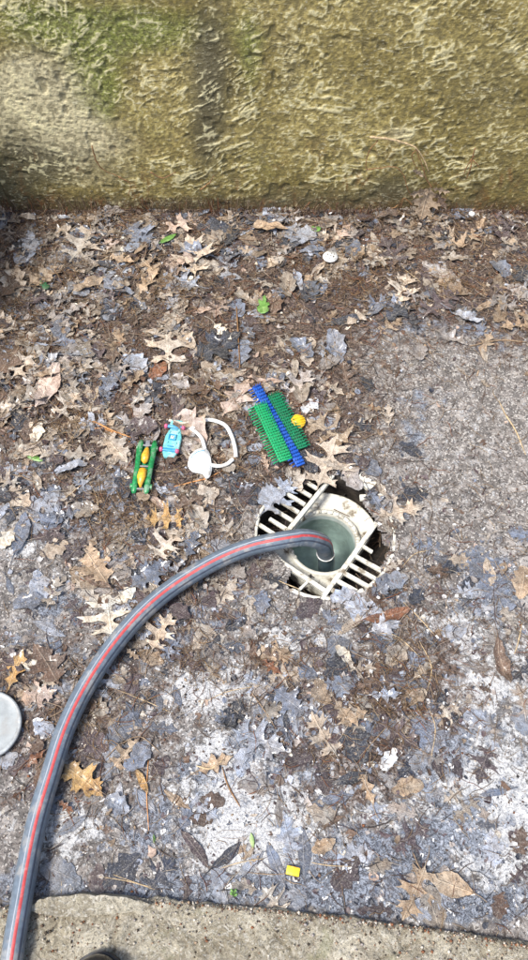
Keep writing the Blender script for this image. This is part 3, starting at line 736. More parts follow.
small_leaves(230, .03, .06, lambda px, py: np.clip(LEAFD(px, py)**1.3+.4*BLUED(px, py), 0, 1)*(py > 470), ['silver', 'bluegrey', 'mauve', 'grey', 'silver', 'bluegrey', 'greytan', 'silver', 'darkblue'], 'flattened_leaf_skins', (.5, 1), True)
small_leaves(1150, .022, .058, lambda px, py: LEAFD(px, py)**1.6*(1-.75*sst(560, 640, py)), ['tan', 'greytan', 'grey', 'brown', 'pale', 'mauve', 'bluegrey', 'pale', 'darkblue', 'greytan', 'silver'], 'broken_leaf_litter', (.0, .7), False)
flakes(3600, .002, .008, lambda px, py: .02+D1(px, py)**1.5*(1-.5*sst(560, 640, py)), ['pale', 'tan', 'brown', 'grey', 'silver', 'mauve', 'greytan', 'darkblue', 'cream', 'mauve', 'darkblue'], 'upper_leaf_fragments')
straws(4200, .010, .045, DS, ['brown', (.28, .19, .10), 'tan', 'pale', 'rust', 'mauve', (.03, .025, .02)], 'pine_straw', .00025, .0006, .4)
# thin decayed flakes in the wet lower half
flakes(6500, .0010, .0055, lambda px, py: np.clip(.18+.6*BLUED(px, py)+.35*WHITED(px, py), 0, 1)*(py > 480), ['silver', 'bluegrey', 'mauve', 'white', 'darkblue', 'grey', 'white', 'mauve'], 'bleached_leaf_skins', (.4, 1), .15)

# ---- individual leaves scattered by density (under the placed ones)
def auto_leaves(n, density, pal, lo, hi, wet, curl, flatp):
    for (x, y) in sample(density, n):
        L = lo+(hi-lo)*RNG.random()**1.4; a = RNG.uniform(0, 6.28); d = np.array([math.cos(a), math.sin(a)])*L/2
        cn = pal[RNG.integers(len(pal))]; st = ['pin', 'pin', 'red', 'half', 'pin', 'narrow', 'torn'][RNG.integers(7)]
        if y+abs(d[1]) > WALL_Y-.01: d[1] *= .3
        if np.hypot(x-DCx, y-DCy) < .12+L*.3: continue
        wt = RNG.uniform(*wet); fl = RNG.random() < flatp
        add_leaf((x-d[0], y-d[1]), (x+d[0], y+d[1]), st, cn, wt, RNG.uniform(*curl)*(0.3 if fl else 1), RNG.uniform(.8, 1.15), flat=fl, stem=RNG.random() < .6)
DUP = lambda px, py: np.clip(LEAFD(px, py), 0, 1)**2*(py < 520)
auto_leaves(52, lambda px, py: np.clip(.04+LEAFD(px, py)+.4*BLUED(px, py), 0, 1)*(py > 520)*(py < 880), ['bluegrey', 'mauve', 'bluegrey', 'mauve', 'darkblue', 'greytan', 'silver', 'pale', 'grey', 'tan'], .03, .06, (.4, 1), (.1, .4), .75)
auto_leaves(52, DUP, ['bluegrey', 'mauve', 'darkblue', 'brown', 'grey', 'silver'], .045, .09, (.4, 1), (.1, .5), .5)
auto_leaves(78, DUP, ['tan', 'greytan', 'grey', 'pinktan', 'brown', 'mauve', 'pale', 'tan', 'bluegrey'], .04, .085, (0, .5), (.25, .9), .1)

# ---- leaves placed where the photograph shows them: base px, tip px, style, colour, wetness, curl, width
HL = [
 (54, 240, 73, 226, 'narrow', 'pale', .1, .3, 1.3), (72, 266, 99, 228, 'pin', 'greytan', .1, .3, 1.0), (30, 289, 66, 268, 'red', 'tan', .1, .4, 1.1),
 (62, 319, 90, 304, 'half', 'grey', .2, .7, 1.1), (73, 297, 108, 281, 'narrow', 'tan', .1, .9, 1.0), (1, 303, 32, 270, 'red', 'brown', .1, .4, 1.2),
 (106, 262, 136, 268, 'half', 'tan', .1, .6, 1.0), (12, 246, 36, 252, 'torn', 'darkblue', .9, .2, 1.0), (102, 302, 122, 314, 'torn', 'bluegrey', .9, .2, 1.1),
 (196, 282, 189, 240, 'pin', 'greytan', .1, .35, 1.1), (165, 236, 202, 219, 'pin', 'pinktan', .1, .4, 1.0), (126, 228, 150, 252, 'red', 'bluegrey', .8, .3, 1.3),
 (224, 250, 240, 230, 'half', 'darkblue', .9, .4, 1.0), (139, 298, 160, 273, 'half', 'tan', .1, .7, 1.1), (157, 302, 185, 292, 'half', 'pale', .1, .6, 1.0),
 (170, 372, 166, 322, 'pin', 'pale', .05, .35, 1.25), (134, 262, 150, 248, 'narrow', 'tan', .1, .4, .9),
 (12, 382, 46, 347, 'pin', 'greytan', .1, .4, 1.1), (38, 410, 61, 367, 'narrow', 'pinktan', .05, .6, 1.3), (58, 420, 82, 393, 'pin', 'pale', .05, .5, 1.1),
 (0, 380, 24, 344, 'red', 'brown', .1, .4, 1.2), (46, 315, 72, 330, 'half', 'grey', .3, .4, 1.2), (70, 358, 100, 353, 'narrow', 'silver', .8, .4, 1.1),
 (34, 444, 42, 424, 'torn', 'cream', .1, .4, 1.0), (80, 378, 93, 358, 'half', 'pale', .1, .5, 1.1), (100, 398, 122, 372, 'red', 'bluegrey', .8, .3, 1.2),
 (150, 380, 168, 362, 'torn', 'rust', .2, .6, 1.0), (196, 362, 242, 336, 'red', 'darkblue', .8, .35, 1.2), (213, 324, 232, 344, 'half', 'cream', .1, .6, 1.0),
 (122, 428, 154, 406, 'red', 'grey', .3, .5, 1.1), (224, 418, 250, 380, 'half', 'pinktan', .1, .4, 1.5), (122, 358, 146, 370, 'torn', 'silver', .8, .3, 1.0),
 (176, 348, 192, 336, 'torn', 'bluegrey', .8, .4, 1.0), (172, 380, 190, 392, 'torn', 'grey', .4, .4, 1.0), (62, 457, 98, 456, 'half', 'greytan', .1, .6, 1.1),
 (52, 473, 88, 463, 'narrow', 'silver', .3, .9, 1.3), (104, 436, 128, 464, 'red', 'greytan', .1, .5, 1.2), (107, 498, 120, 470, 'half', 'bluegrey', .7, .4, 1.2),
 (26, 506, 68, 494, 'red', 'silver', .8, .25, 1.3), (44, 528, 64, 512, 'torn', 'bluegrey', .9, .3, 1.2), (14, 556, 26, 512, 'narrow', 'bluegrey', .9, .4, 1.2),
 (0, 548, 14, 530, 'torn', 'cream', .1, .4, 1.2), (58, 518, 84, 510, 'half', 'bluegrey', .8, .4, 1.1), (84, 560, 96, 536, 'half', 'tan', .1, .7, 1.1),
 (188, 521, 145, 520, 'pin', 'golden', .05, .5, 1.15), (172, 512, 205, 498, 'pin', 'brown', .1, .5, 1.2), (154, 560, 182, 532, 'pin', 'pale', .05, .5, 1.2),
 (130, 588, 172, 562, 'red', 'bluegrey', .8, .4, .9), (116, 602, 136, 588, 'torn', 'cream', .2, .3, 1.0), (186, 560, 198, 530, 'half', 'bluegrey', .7, .4, 1.1),
 (113, 638, 105, 590, 'pin', 'cream', .05, .25, 1.45), (108, 584, 84, 548, 'red', 'tan', .1, .6, 1.1), (112, 590, 82, 576, 'narrow', 'brown', .2, .7, 1.0),
 (0, 668, 34, 652, 'red', 'mauve', .7, .3, 1.3), (24, 650, 36, 674, 'torn', 'cream', .1, .4, 1.1), (60, 684, 36, 644, 'red', 'brown', .3, .4, 1.2),
 (34, 700, 46, 694, 'torn', 'cream', .1, .3, 1.4), (8, 690, 24, 650, 'half', 'golden', .3, .5, 1.1), (20, 700, 58, 690, 'red', 'pinktan', .5, .3, 1.1),
 (150, 652, 172, 612, 'pin', 'pale', .1, .5, 1.0), (64, 764, 104, 796, 'red', 'golden', .15, .5, 1.2), (112, 770, 140, 738, 'pin', 'tan', .1, .6, 1.0),
 (105, 798, 129, 812, 'torn', 'silver', .6, .4, 1.0), (146, 893, 176, 856, 'pin', 'darkblue', .9, .15, 1.1), (22, 768, 46, 750, 'half', 'rust', .2, .6, 1.1),
 (136, 768, 148, 794, 'narrow', 'golden', .1, .6, .9), (260, 659, 282, 674, 'half', 'rust', .2, .7, 1.0), (168, 649, 206, 672, 'half', 'mauve', .6, .3, 1.1),
 (232, 728, 286, 752, 'pin', 'silver', .9, .3, 1.1), (274, 690, 306, 714, 'red', 'bluegrey', .9, .35, 1.1), (337, 758, 310, 712, 'pin', 'pale', .1, .5, 1.1),
 (334, 700, 352, 728, 'half', 'tan', .1, .6, 1.2), (196, 772, 234, 756, 'half', 'tan', .1, .6, 1.0), (336, 646, 352, 664, 'torn', 'cream', .1, .6, .9),
 (362, 623, 412, 610, 'narrow', 'rust', .3, .9, .9), (495, 636, 508, 686, 'narrow', 'brown', .3, .7, 1.1), (382, 685, 406, 660, 'half', 'mauve', .8, .5, 1.1),
 (356, 690, 380, 678, 'half', 'brown', .6, .5, 1.1), (370, 632, 402, 620, 'red', 'silver', .8, .4, 1.0), (480, 574, 514, 604, 'red', 'bluegrey', .9, .25, 1.3),
 (410, 604, 424, 588, 'torn', 'darkblue', .9, .4, 1.0), (368, 696, 402, 694, 'half', 'silver', .9, .5, 1.2), (474, 893, 428, 876, 'narrow', 'tan', .1, .4, 1.6),
 (428, 862, 404, 922, 'pin', 'tan', .1, .4, 1.0), (382, 770, 396, 748, 'torn', 'white', .2, .4, 1.0), (372, 718, 420, 748, 'pin', 'mauve', .6, .4, 1.0),
 (338, 726, 368, 712, 'half', 'tan', .2, .6, 1.1), (360, 770, 374, 806, 'half', 'tan', .2, .6, .9), (410, 720, 450, 748, 'red', 'bluegrey', .9, .2, 1.3),
 (286, 916, 262, 886, 'pin', 'greytan', .4, .35, 1.4), (210, 870, 242, 842, 'narrow', 'darkblue', .8, .2, 1.0), (312, 852, 336, 840, 'torn', 'tan', .2, .4, 1.0),
 (338, 248, 356, 232, 'torn', 'grey', .3, .5, 1.2), (374, 224, 406, 219, 'narrow', 'brown', .3, 1.0, 1.2), (424, 220, 450, 232, 'pin', 'greytan', .1, .5, 1.1),
 (382, 323, 420, 303, 'half', 'darkblue', .9, .4, .9), (422, 318, 460, 292, 'pin', 'mauve', .6, .4, 1.0), (448, 312, 484, 324, 'narrow', 'silver', .5, .9, 1.0),
 (512, 282, 534, 266, 'red', 'darkblue', .8, .3, 1.1), (345, 327, 374, 309, 'half', 'pale', .1, .6, 1.0), (492, 213, 512, 238, 'half', 'mauve', .4, .5, 1.1),
 (434, 330, 468, 345, 'half', 'grey', .6, .8, 1.0), (438, 259, 468, 260, 'half', 'greytan', .2, .6, 1.0), (244, 228, 288, 234, 'narrow', 'tan', .1, .5, .8),
 (230, 215, 256, 226, 'half', 'mauve', .5, .5, 1.0), (332, 248, 352, 226, 'half', 'pinktan', .1, .5, 1.1), (285, 399, 312, 372, 'pin', 'grey', .3, .4, 1.2),
 (352, 446, 306, 420, 'pin', 'tan', .1, .45, 1.2), (302, 412, 318, 400, 'torn', 'white', .4, .3, 1.3), (374, 517, 424, 507, 'pin', 'greytan', .3, .4, 1.0),
 (262, 514, 292, 478, 'pin', 'silver', .8, .3, 1.2), (368, 490, 384, 514, 'half', 'bluegrey', .8, .5, 1.2), (468, 246, 484, 222, 'half', 'tan', .2, .5, 1.1),
 (486, 300, 520, 310, 'pin', 'grey', .5, .4, 1.1), (400, 268, 380, 240, 'pin', 'mauve', .4, .4, 1.0), (300, 262, 280, 246, 'half', 'brown', .2, .5, 1.0),
 (268, 470, 262, 452, 'half', 'pinktan', .2, .6, 1.0), (412, 680, 434, 660, 'half', 'pale', .3, .5, .9), (330, 600, 356, 590, 'torn', 'silver', .6, .3, .9)]
for h in HL:
    bx, by, tx, ty, st, cn, wt, cu, wd = h
    add_leaf(at(bx, by, .004), at(tx, ty, .004), st, cn, wt, cu, wd, flat=(wt > .75 and cu < .3), scale=1.05, lift=.001)
CL = blobs([(60, 275, 30, 14, 1), (130, 500, 30, 22, 1), (110, 530, 20, 16, .8), (205, 400, 24, 20, .8), (350, 280, 34, 24, .8), (400, 690, 30, 40, .6), (190, 665, 30, 20, .6),
            (75, 425, 30, 16, .8), (20, 330, 20, 40, .8), (100, 225, 120, 7, .7), (420, 226, 110, 8, .7), (170, 300, 30, 20, .6), (240, 450, 16, 20, .7), (300, 660, 20, 14, .6), (90, 720, 30, 30, .6), (455, 285, 30, 16, .6)])
straws(2600, .010, .032, CL, [(.30, .18, .08), (.22, .125, .05), (.36, .25, .13), (.14, .08, .04)], 'needle_clumps', .00022, .0005, .6, .010)
straws(2600, .008, .035, DS, ['tan', (.34, .22, .11), 'brown', 'pale'], 'loose_pine_needles', .0002, .0005, .4)
flakes(900, .0018, .006, lambda px, py: .02+D1(px, py)**1.2, ['cream', 'pale', 'tan', 'brown', 'white', 'mauve'], 'loose_leaf_flakes')

def step_grit(n):
    VV, FF, CC = [], [], []
    x = RNG.uniform(-.5, .5, n); back = np.abs(RNG.normal(0, .03, n)); back[RNG.random(n) < .45] *= .12
    y = edge_y(x)-.002-back; s = .0005*5**(RNG.random(n)**2)
    ico = np.array([(1, 0, 0), (-1, 0, 0), (0, 1, 0), (0, -1, 0), (0, 0, 1), (0, 0, -1)], float)
    fc = np.array([(0, 2, 4), (2, 1, 4), (1, 3, 4), (3, 0, 4), (2, 0, 5), (1, 2, 5), (3, 1, 5), (0, 3, 5)])
    V_ = ico[None]*RNG.uniform(.5, 1.3, (n, 6, 1))*s[:, None, None]
    V_ = V_+np.stack([x, y, np.full(n, SH+.0012)+s*.3], -1)[:, None]
    pc = np.array([COL['brown'], COL['tan'], COL['cream'], (.05, .035, .02), COL['rust'], COL['grey']]); ci = pc[RNG.integers(6, size=n)]
    o = link('step_grit', mesh_np('step_grit', V_.reshape(-1, 3), (fc[None]+6*np.arange(n)[:, None, None]).reshape(-1, 3), np.concatenate([np.repeat(ci, 6, 0), np.full((n*6, 1), .1)], 1), smooth=False, mat=MATT)); tag(o, kind='stuff')
step_grit(3500)
# ------------------------------------------------------------------ floor drain with broken grate
dr = thing('floor_drain', (DCx, DCy, 0), 'round white plastic floor drain with its grate broken open in the middle', 'drain')
def lathe(prof, seg=72, jit=0):
    V_, F_ = [], []
    for i, (r, z) in enumerate(prof):
        for k in range(seg):
            a = 2*math.pi*k/seg; V_.append((r*math.cos(a), r*math.sin(a), z+jit*(vn(k*.7, i*1.3, 9)-.5)))
    for i in range(len(prof)-1):
        for k in range(seg): F_.append((i*seg+k, i*seg+(k+1) % seg, (i+1)*seg+(k+1) % seg, (i+1)*seg+k))
    return V_, F_
def lobj(name, prof, mat, parent, seg=72, jit=0):
    V_, F_ = lathe(prof, seg, jit); me = bpy.data.meshes.new(name); me.from_pydata(V_, [], F_); me.update()
    me.polygons.foreach_set('use_smooth', np.ones(len(me.polygons), bool)); me.materials.append(mat)
    return link(name, me, parent)
M_SUMP = simple('muddy_sump_plastic', (.035, .027, .02), .7, .5, 60, .003, (.018, .014, .011), .95)
lobj('sump', [(.118, -.004), (.1085, -.004), (.1075, -.02), (.1065, -.066), (.095, -.078), (.0515, -.080), (.0510, -.040)], M_SUMP, dr, jit=.003)
collar = lobj('collar', [(.0885, -.050), (.0885, -.029), (.0865, -.0275), (.084, -.029), (.082, -.031), (.062, -.0335), (.0585, -.033), (.0575, -.028), (.056, -.0265), (.0520, -.0265), (.0505, -.029), (.0500, -.040)], M_PVC, dr, jit=.0015)
for v in collar.data.vertices:
    n_ = v.co.x*.818-v.co.y*.575; lim = .0515 if abs(n_) < .0515 else .0515+.0035*min(1, (abs(n_)-.0515)/.03)
    if abs(n_) > .0515: q_ = (lim-abs(n_))*(1 if n_ > 0 else -1); v.co.x += .818*q_; v.co.y -= .575*q_
    d_ = v.co.x*.575+v.co.y*.818
    if d_ < -.0735 : v.co.x += .575*(-.0735-d_); v.co.y += .818*(-.0735-d_)
lobj('pipe', [(.0500, -.036), (.0495, -.060), (.0485, -.115), (.044, -.123), (.02, -.125), (.0005, -.125)], M_PIPE, dr)
# teeth round the pipe mouth
for k in range(22):
    a = R(-10+k*10.5)
    bm = bmesh.new(); box(bm, (.0525, 0, -.0265), (.0045, .0042, .004), Matrix.Rotation(a, 4, 'Z'), .0006); bmobj('collar_tooth', bm, M_PVC, collar)
dv = Vector((.575, .818, 0)); nv = Vector((.818, -.575, 0))
MR = Matrix(((dv.x, nv.x, 0, 0), (dv.y, nv.y, 0, 0), (0, 0, 1, 0), (0, 0, 0, 1)))   # local x along rails, y towards the right bank
def ring_arc(name, a0, a1, r0, r1, z0, z1, jit=.001, n=28):
    bm = bmesh.new(); rowsv = []
    for k in range(n+1):
        a = R(a0+(a1-a0)*k/n); j0 = jit*(vn(k*.8, 3, 1)-.5)*2; j1 = jit*(vn(k*.9, 8, 1)-.5)*3
        rowsv.append([bm.verts.new((r*math.cos(a), r*math.sin(a), z)) for r, z in ((r0+j0, z0), (r0+j0, z1-.001), (r0+j0+.001, z1), (r1+j1-.001, z1), (r1+j1, z1-.001), (r1+j1, z0))])
    for k in range(n):
        for q in range(6): bm.faces.new((rowsv[k][q], rowsv[k][(q+1) % 6], rowsv[k+1][(q+1) % 6], rowsv[k+1][q]))
    bm.faces.new(rowsv[0]); bm.faces.new(rowsv[-1][::-1])
    return bmobj(name, bm, M_GRATE, dr, smooth=False)
ring_arc('outer_rim', 118, 196, .1035, .1085, -.006, .0015)      # left bank arc
ring_arc('outer_rim', 205, 236, .1035, .1080, -.006, .001)
ring_arc('outer_rim', 240, 300, .1025, .1085, -.006, .0015)
ring_arc('outer_rim', 302, 378, .1030, .1085, -.006, .0015)
o_ = ring_arc('broken_rim', 46, 74, .106, .121, -.006, .003, .004)
def bar(name, p0, p1, w_, z0=-.005, z1=.0, mat=M_GRATE):
    p0, p1 = Vector(p0), Vector(p1); d = p1-p0; L = d.length; c = (p0+p1)/2
    bm = bmesh.new(); box(bm, (0, 0, 0), (L, w_, z1-z0), None, .0008)
    M = MR @ Matrix.Translation((c.x, c.y, (z0+z1)/2)) @ Matrix.Rotation(math.atan2(d.y, d.x), 4, 'Z')
    bmesh.ops.transform(bm, matrix=M, verts=bm.verts[:])
    for v in bm.verts: v.co += Vector((random.uniform(-.0003, .0003), random.uniform(-.0003, .0003), random.uniform(-.0003, .0003)))
    return bmobj(name, bm, mat, dr, smooth=False)
bar('rail', (-.088, .0535), (.062, .0545), .0070, -.007, .0012)
bar('rail', (-.062, -.0505), (.095, -.0465), .0070, -.007, .0012)
bar('rail', (-.0755, -.068), (-.0775, .0495), .0065, -.006, .0008)
for k, s in enumerate([-.070, -.0535, -.037, -.0205, -.004, .0125]):
    if k == 5: continue
    bar('grate_bar', (s, .0572), (s+.002, math.sqrt(.1025**2-s*s)+.002), .0062)
bar('grate_bar', (.0165, .0575), (.0165, .075), .005); bar('grate_bar', (.040, .082), (.050, .104), .0052)
for k, s in enumerate([-.0615, -.044, -.0265, -.009, .0085, .026, .0435, .061]):
    yo = -math.sqrt(.1025**2-s*s); 
    if k in (2,): yo *= .86
    bar('grate_bar', (s, -.0535), (s, yo), .0058)
bar('grate_bar', (-.076, -.02), (-.096, -.028), .005); bar('grate_bar', (-.0785, .022), (-.099, .018), .0045)
bar('broken_web', (.085, .01), (.112, .045), .010, -.004, .001); bar('broken_web', (.075, .058), (.098, .040), .006, -.006, .000)
# debris inside the sump
def sump_junk(n):
    VV, FF, CC, off = [], [], [], 0
    for i in range(n):
        a = RNG.uniform(0, 6.28); r = RNG.uniform(.070, .1); L = RNG.uniform(.008, .03); b = RNG.uniform(0, 6.28)
        if RNG.random() < .05: r = RNG.uniform(.060, .068)
        x, y = r*math.cos(a), r*math.sin(a); z = -.070+RNG.uniform(0, .03) if r > .0685 else -.0305
        p = [(x-L*.5*math.cos(b)*1, y-L*.5*math.sin(b), z), (x, y, z+RNG.uniform(0, .004)), (x+L*.5*math.cos(b), y+L*.5*math.sin(b), z+RNG.uniform(-.002, .004))]
        v_, f_ = tube_np(p, RNG.uniform(.0003, .0012), 4); VV.append(v_); FF += [tuple(q+off for q in ff) for ff in f_]; off += len(v_)
        CC.append(np.tile([*(np.array([COL['tan'], COL['brown'], COL['mauve'], COL['brown'], (.02, .016, .012)][RNG.integers(5)])*RNG.uniform(.4, 1.)), .3], (len(v_), 1)))
    me = mesh_np('sump_litter', np.concatenate(VV), np.array(FF), np.concatenate(CC), mat=MATT)
    o = link('sump_litter', me, loc=(DCx, DCy, 0)); tag(o, kind='stuff')
sump_junk(170)
# leaves lying over the grate (after the grate exists)
def over_leaf(b, t, st, cn, wt, cu, wd, z):
    seed = NLEAF[0]*13+5; NLEAF[0] += 1
    B, T = at(*b, z), at(*t, z); v, f = template(st, 2, .075); rs = np.random.default_rng(seed)
    L = (T-B).length; d = (T-B)/L; n = Vector((d.y, -d.x, 0))
    x, y = v[:, 0]*wd, v[:, 1]
    P = np.outer(y*L, np.array(d))+np.outer(x*L, np.array(n))
    P[:, 2] = L*(.25*cu*np.abs(x)+.5*cu*(y-.45)**2)+.003*(fbm(x*8+3, y*8, 4, 2)-.5)
    c = np.tile([*COL[cn], wt], (len(v), 1)); c[:, :3] *= (.8+.4*fbm(x*6, y*6, 5, 3))[:, None]
    o = link('leaf', mesh_np('leaf', P, f, c, v, mat=ML), loc=B)
    px, py = (b[0]+t[0])/2, (b[1]+t[1])/2
    tag(o, leaf_label(px, py, L, cn, st, wt, cu), 'leaf', 'fallen leaves scattered over the floor')
over_leaf((316, 492), (338, 436), 'pin', 'pale', .1, .5, 1.15, .006)
over_leaf((346, 470), (322, 462), 'half', 'greytan', .2, .5, 1.1, .009)
over_leaf((258, 500), (286, 492), 'torn', 'silver', .7, .3, 1.1, .004)
for b_, t_, st_, cn_, z_ in (((96, 700), (84, 712), 'torn', 'brown', .006), ((126, 648), (140, 660), 'half', 'tan', .006), ((58, 800), (74, 812), 'half', 'rust', .005), ((170, 606), (190, 618), 'torn', 'mauve', .006),
        ((230, 566), (246, 578), 'torn', 'grey', .006), ((44, 742), (30, 752), 'torn', 'brown', .005), ((212, 548), (196, 540), 'half', 'tan', .006), ((404, 560), (384, 572), 'half', 'greytan', .004), ((398, 530), (384, 520), 'half', 'brown', .004),
        ((150, 498), (136, 494), 'torn', 'tan', .014), ((166, 462), (178, 457), 'torn', 'brown', .014), ((236, 466), (222, 470), 'torn', 'greytan', .010), ((290, 470), (306, 464), 'half', 'brown', .012), ((248, 398), (256, 386), 'half', 'tan', .014)):
    over_leaf(b_, t_, st_, cn_, .2, .4, 1.0, z_)
# water in the pipe
bm = bmesh.new(); bmesh.ops.create_circle(bm, cap_ends=True, segments=64, radius=.0494)
wa = bmobj('water', bm, M_WATER, smooth=False, loc=(DCx, DCy, -.046)); tag(wa, kind='structure')

# ------------------------------------------------------------------ hose
HR = .0130
hp = [(8, 985, .0275), (14, 945, .0275), (20, 908, .0265), (27, 868, .021), (37, 820, .0185), (50, 775, .0185), (66, 728, .019), (86, 686, .019), (112, 648, .020),
      (143, 613, .021), (178, 584, .024), (216, 561, .030), (254, 546, .038), (286, 539, .043)]
P = [at(x, y, z) for x, y, z in hp]
P += [at(304, 537.5, .036), at(316, 540, .020), at(323, 544, -.006), at(325.5, 553, -.046), at(326, 561, -.075), at(326, 568, -.112)]
HP = catmull(P, 14)
for i_, p_ in enumerate(HP):
    if i_ < 190: p_ += Vector((.0022*(vn(i_*.06, 1, 3)-.5), .0022*(vn(i_*.06, 9, 4)-.5), 0))
hose = thing('hose', P[0], 'grey hose with red stripes curving across the floor into the drain', 'hose')
V_, F_ = tube_np([p-P[0] for p in HP], HR, 28)
me = bpy.data.meshes.new('hose_tube'); me.from_pydata([tuple(v) for v in V_], [], [tuple(dict.fromkeys(f)) for f in F_]); me.update()
me.polygons.foreach_set('use_smooth', np.ones(len(me.polygons), bool)); me.materials.append(M_HOSE); link('hose_tube', me, hose)
def stripe(name, phi, half, mat, off=.00025, i1=None):
    A = np.array([tuple(p-P[0]) for p in HP]); T = np.gradient(A, axis=0); T /= np.linalg.norm(T, axis=1)[:, None]
    m = len(A) if i1 is None else i1; V2, F2 = [], []
    side = np.cross(T[0], [0, 0, 1.]); side /= np.linalg.norm(side)
    for i in range(m):
        side = side-T[i]*np.dot(side, T[i]); side /= np.linalg.norm(side)
        up = np.cross(side, T[i])
        for k in range(6):
            q = phi+(k/5-.5)*2*half; rr_ = HR+(off if 0 < k < 5 else -.0002)
            V2.append(A[i]+rr_*(math.cos(q)*up+math.sin(q)*side))
    for i in range(m-1):
        for k in range(5): F2.append((i*6+k, i*6+k+1, (i+1)*6+k+1, (i+1)*6+k))
    me = bpy.data.meshes.new(name); me.from_pydata([tuple(v) for v in V2], [], F2); me.update()
    me.polygons.foreach_set('use_smooth', np.ones(len(me.polygons), bool)); me.materials.append(mat); return link(name, me, hose)
stripe('red_stripe', R(12), .17, M_RED)
M_GLINT = simple('painted_glint', (.30, .33, .37), .4, .1, 200, .0002, (.3, .3, .3), .3)
stripe('painted_glint', R(-10), .06, M_GLINT)  # highlight painted along the hose, left of the red stripe
stripe('painted_shade', R(47), .12, simple('hose_shade_paint', (.04, .05, .075), .4))  # shade painted along the right side of the hose
# white foam line where the hose meets the water
hw = at(325.5, 553, -.0455); ringp = [Vector((hw.x+.0139*math.cos(a), hw.y+.0142*math.sin(a), -.0453)) for a in np.linspace(R(175), R(355), 20)]
rg = tube('foam_line', ringp, .0009, M_WHITE, n=6); tag(rg, 'thin white foam line curving round the hose where it enters the water', 'foam')

# ------------------------------------------------------------------ toys and small litter
def frame(bpx, tpx, z):
    B, T = at(*bpx, z), at(*tpx, z); d = (T-B).normalized(); n = Vector((d.y, -d.x, 0))
    c = (B+T)/2; return c, (T-B).length, Matrix(((n.x, d.x, 0, 0), (n.y, d.y, 0, 0), (0, 0, 1, 0), (0, 0, 0, 1)))
def tz(px, py):
    p = at(px, py, .006); return float(topz(p.x, p.y))
def root(name, c, M, z, label, cat):
    o = thing(name, (c.x, c.y, z), label, cat); o.rotation_euler = M.to_euler(); return o
def pill(bm, pts, n=10, flat=.6):
    """pts: list of (x,y,z,r) stations"""
    V_, F_ = tube_np([p[:3] for p in pts], [p[3] for p in pts], n, True, flat)
    vs = [bm.verts.new(v) for v in V_]
    for f in F_:
        f = tuple(dict.fromkeys(f))
        bm.faces.new([vs[i] for i in f])
# green toy car
c, L, M = frame((140, 494), (148.5, 441), .012)
car = root('toy_car', c, M, max(tz(143, 468), .006)+.002, 'small green plastic toy car with yellow middle lying beside the aqua toy', 'toy')
for s in (-1, 1):
    bm = bmesh.new(); pill(bm, [(s*.0095, -L*.5, .005, .0028), (s*.0098, -L*.46, .006, .0046), (s*.0098, -L*.2, .007, .0050), (s*.0105, 0, .0065, .0044), (s*.0112, L*.25, .007, .0050), (s*.0112, L*.42, .006, .0048), (s*.0108, L*.5, .005, .003)])
    pod = bmobj('side_pod', bm, M_GREENP, car)
    for y in (-L*.36, L*.36):
        bm = bmesh.new(); r = bmesh.ops.create_cone(bm, segments=14, radius1=.0045, radius2=.0045, depth=.003, cap_ends=True)
        bmesh.ops.transform(bm, matrix=Matrix.Translation((s*.0155, y, .003)) @ Matrix.Rotation(R(90), 4, 'Y'), verts=bm.verts[:]); bmobj('wheel', bm, M_GREENP, pod, smooth=False)
bm = bmesh.new(); box(bm, (0, 0, .001), (.021, L*.86, .003), None, .001); bmobj('chassis', bm, M_CDGREEN, car)
bm = bmesh.new(); pill(bm, [(0, L*.04, .007, .0012), (.0003, L*.08, .010, .0058), (.0005, L*.18, .0115, .0066), (.001, L*.30, .010, .0038), (.001, L*.38, .006, .001)], flat=.8); bmobj('yellow_nose', bm, M_YELP, car)
bm = bmesh.new(); pill(bm, [(0, -L*.04, .007, .0012), (0, -L*.09, .010, .0064), (-.0003, -L*.22, .0115, .0074), (-.0005, -L*.33, .010, .0044), (-.0005, -L*.40, .006, .001)], flat=.8); bmobj('yellow_tail', bm, M_YELP, car)
for y in (0, L*.40, -L*.42):
    bm = bmesh.new(); box(bm, (0, y, .006), (.018, .0028, .0028), None, .0007); bmobj('axle', bm, M_DARKM, car)
bm = bmesh.new(); box(bm, (0, L*.44, .005), (.007, L*.12, .004), None, .001); bmobj('nose_plate', bm, M_DARKM, car)
# aqua toy
c, L, M = frame((168, 458), (177, 421), .012)
aq = root('toy_vehicle', c, M, max(tz(172, 440), .006)+.002, 'small aqua and blue plastic toy with pink ends lying upside down', 'toy')
pl = [(-.006, -L*.5), (.008, -L*.5), (.0125, -L*.30), (.0125, L*.05), (.008, L*.30), (-.005, L*.30), (-.0105, L*.05), (-.0105, -L*.34)]
bm = bmesh.new(); f = bm.faces.new([bm.verts.new((x, y, 0)) for x, y in pl]); ex = bmesh.ops.extrude_face_region(bm, geom=[f])
for v in ex['geom']:
    if isinstance(v, bmesh.types.BMVert): v.co.z = .006
bmesh.ops.bevel(bm, geom=bm.edges[:], offset=.0008, segments=2, affect='EDGES'); bmobj('body', bm, M_AQUA, aq, smooth=False)
bm = bmesh.new(); box(bm, (0, L*.44, .003), (.017, L*.14, .004), None, .001); bmobj('front_plate', bm, M_AQUA, aq)
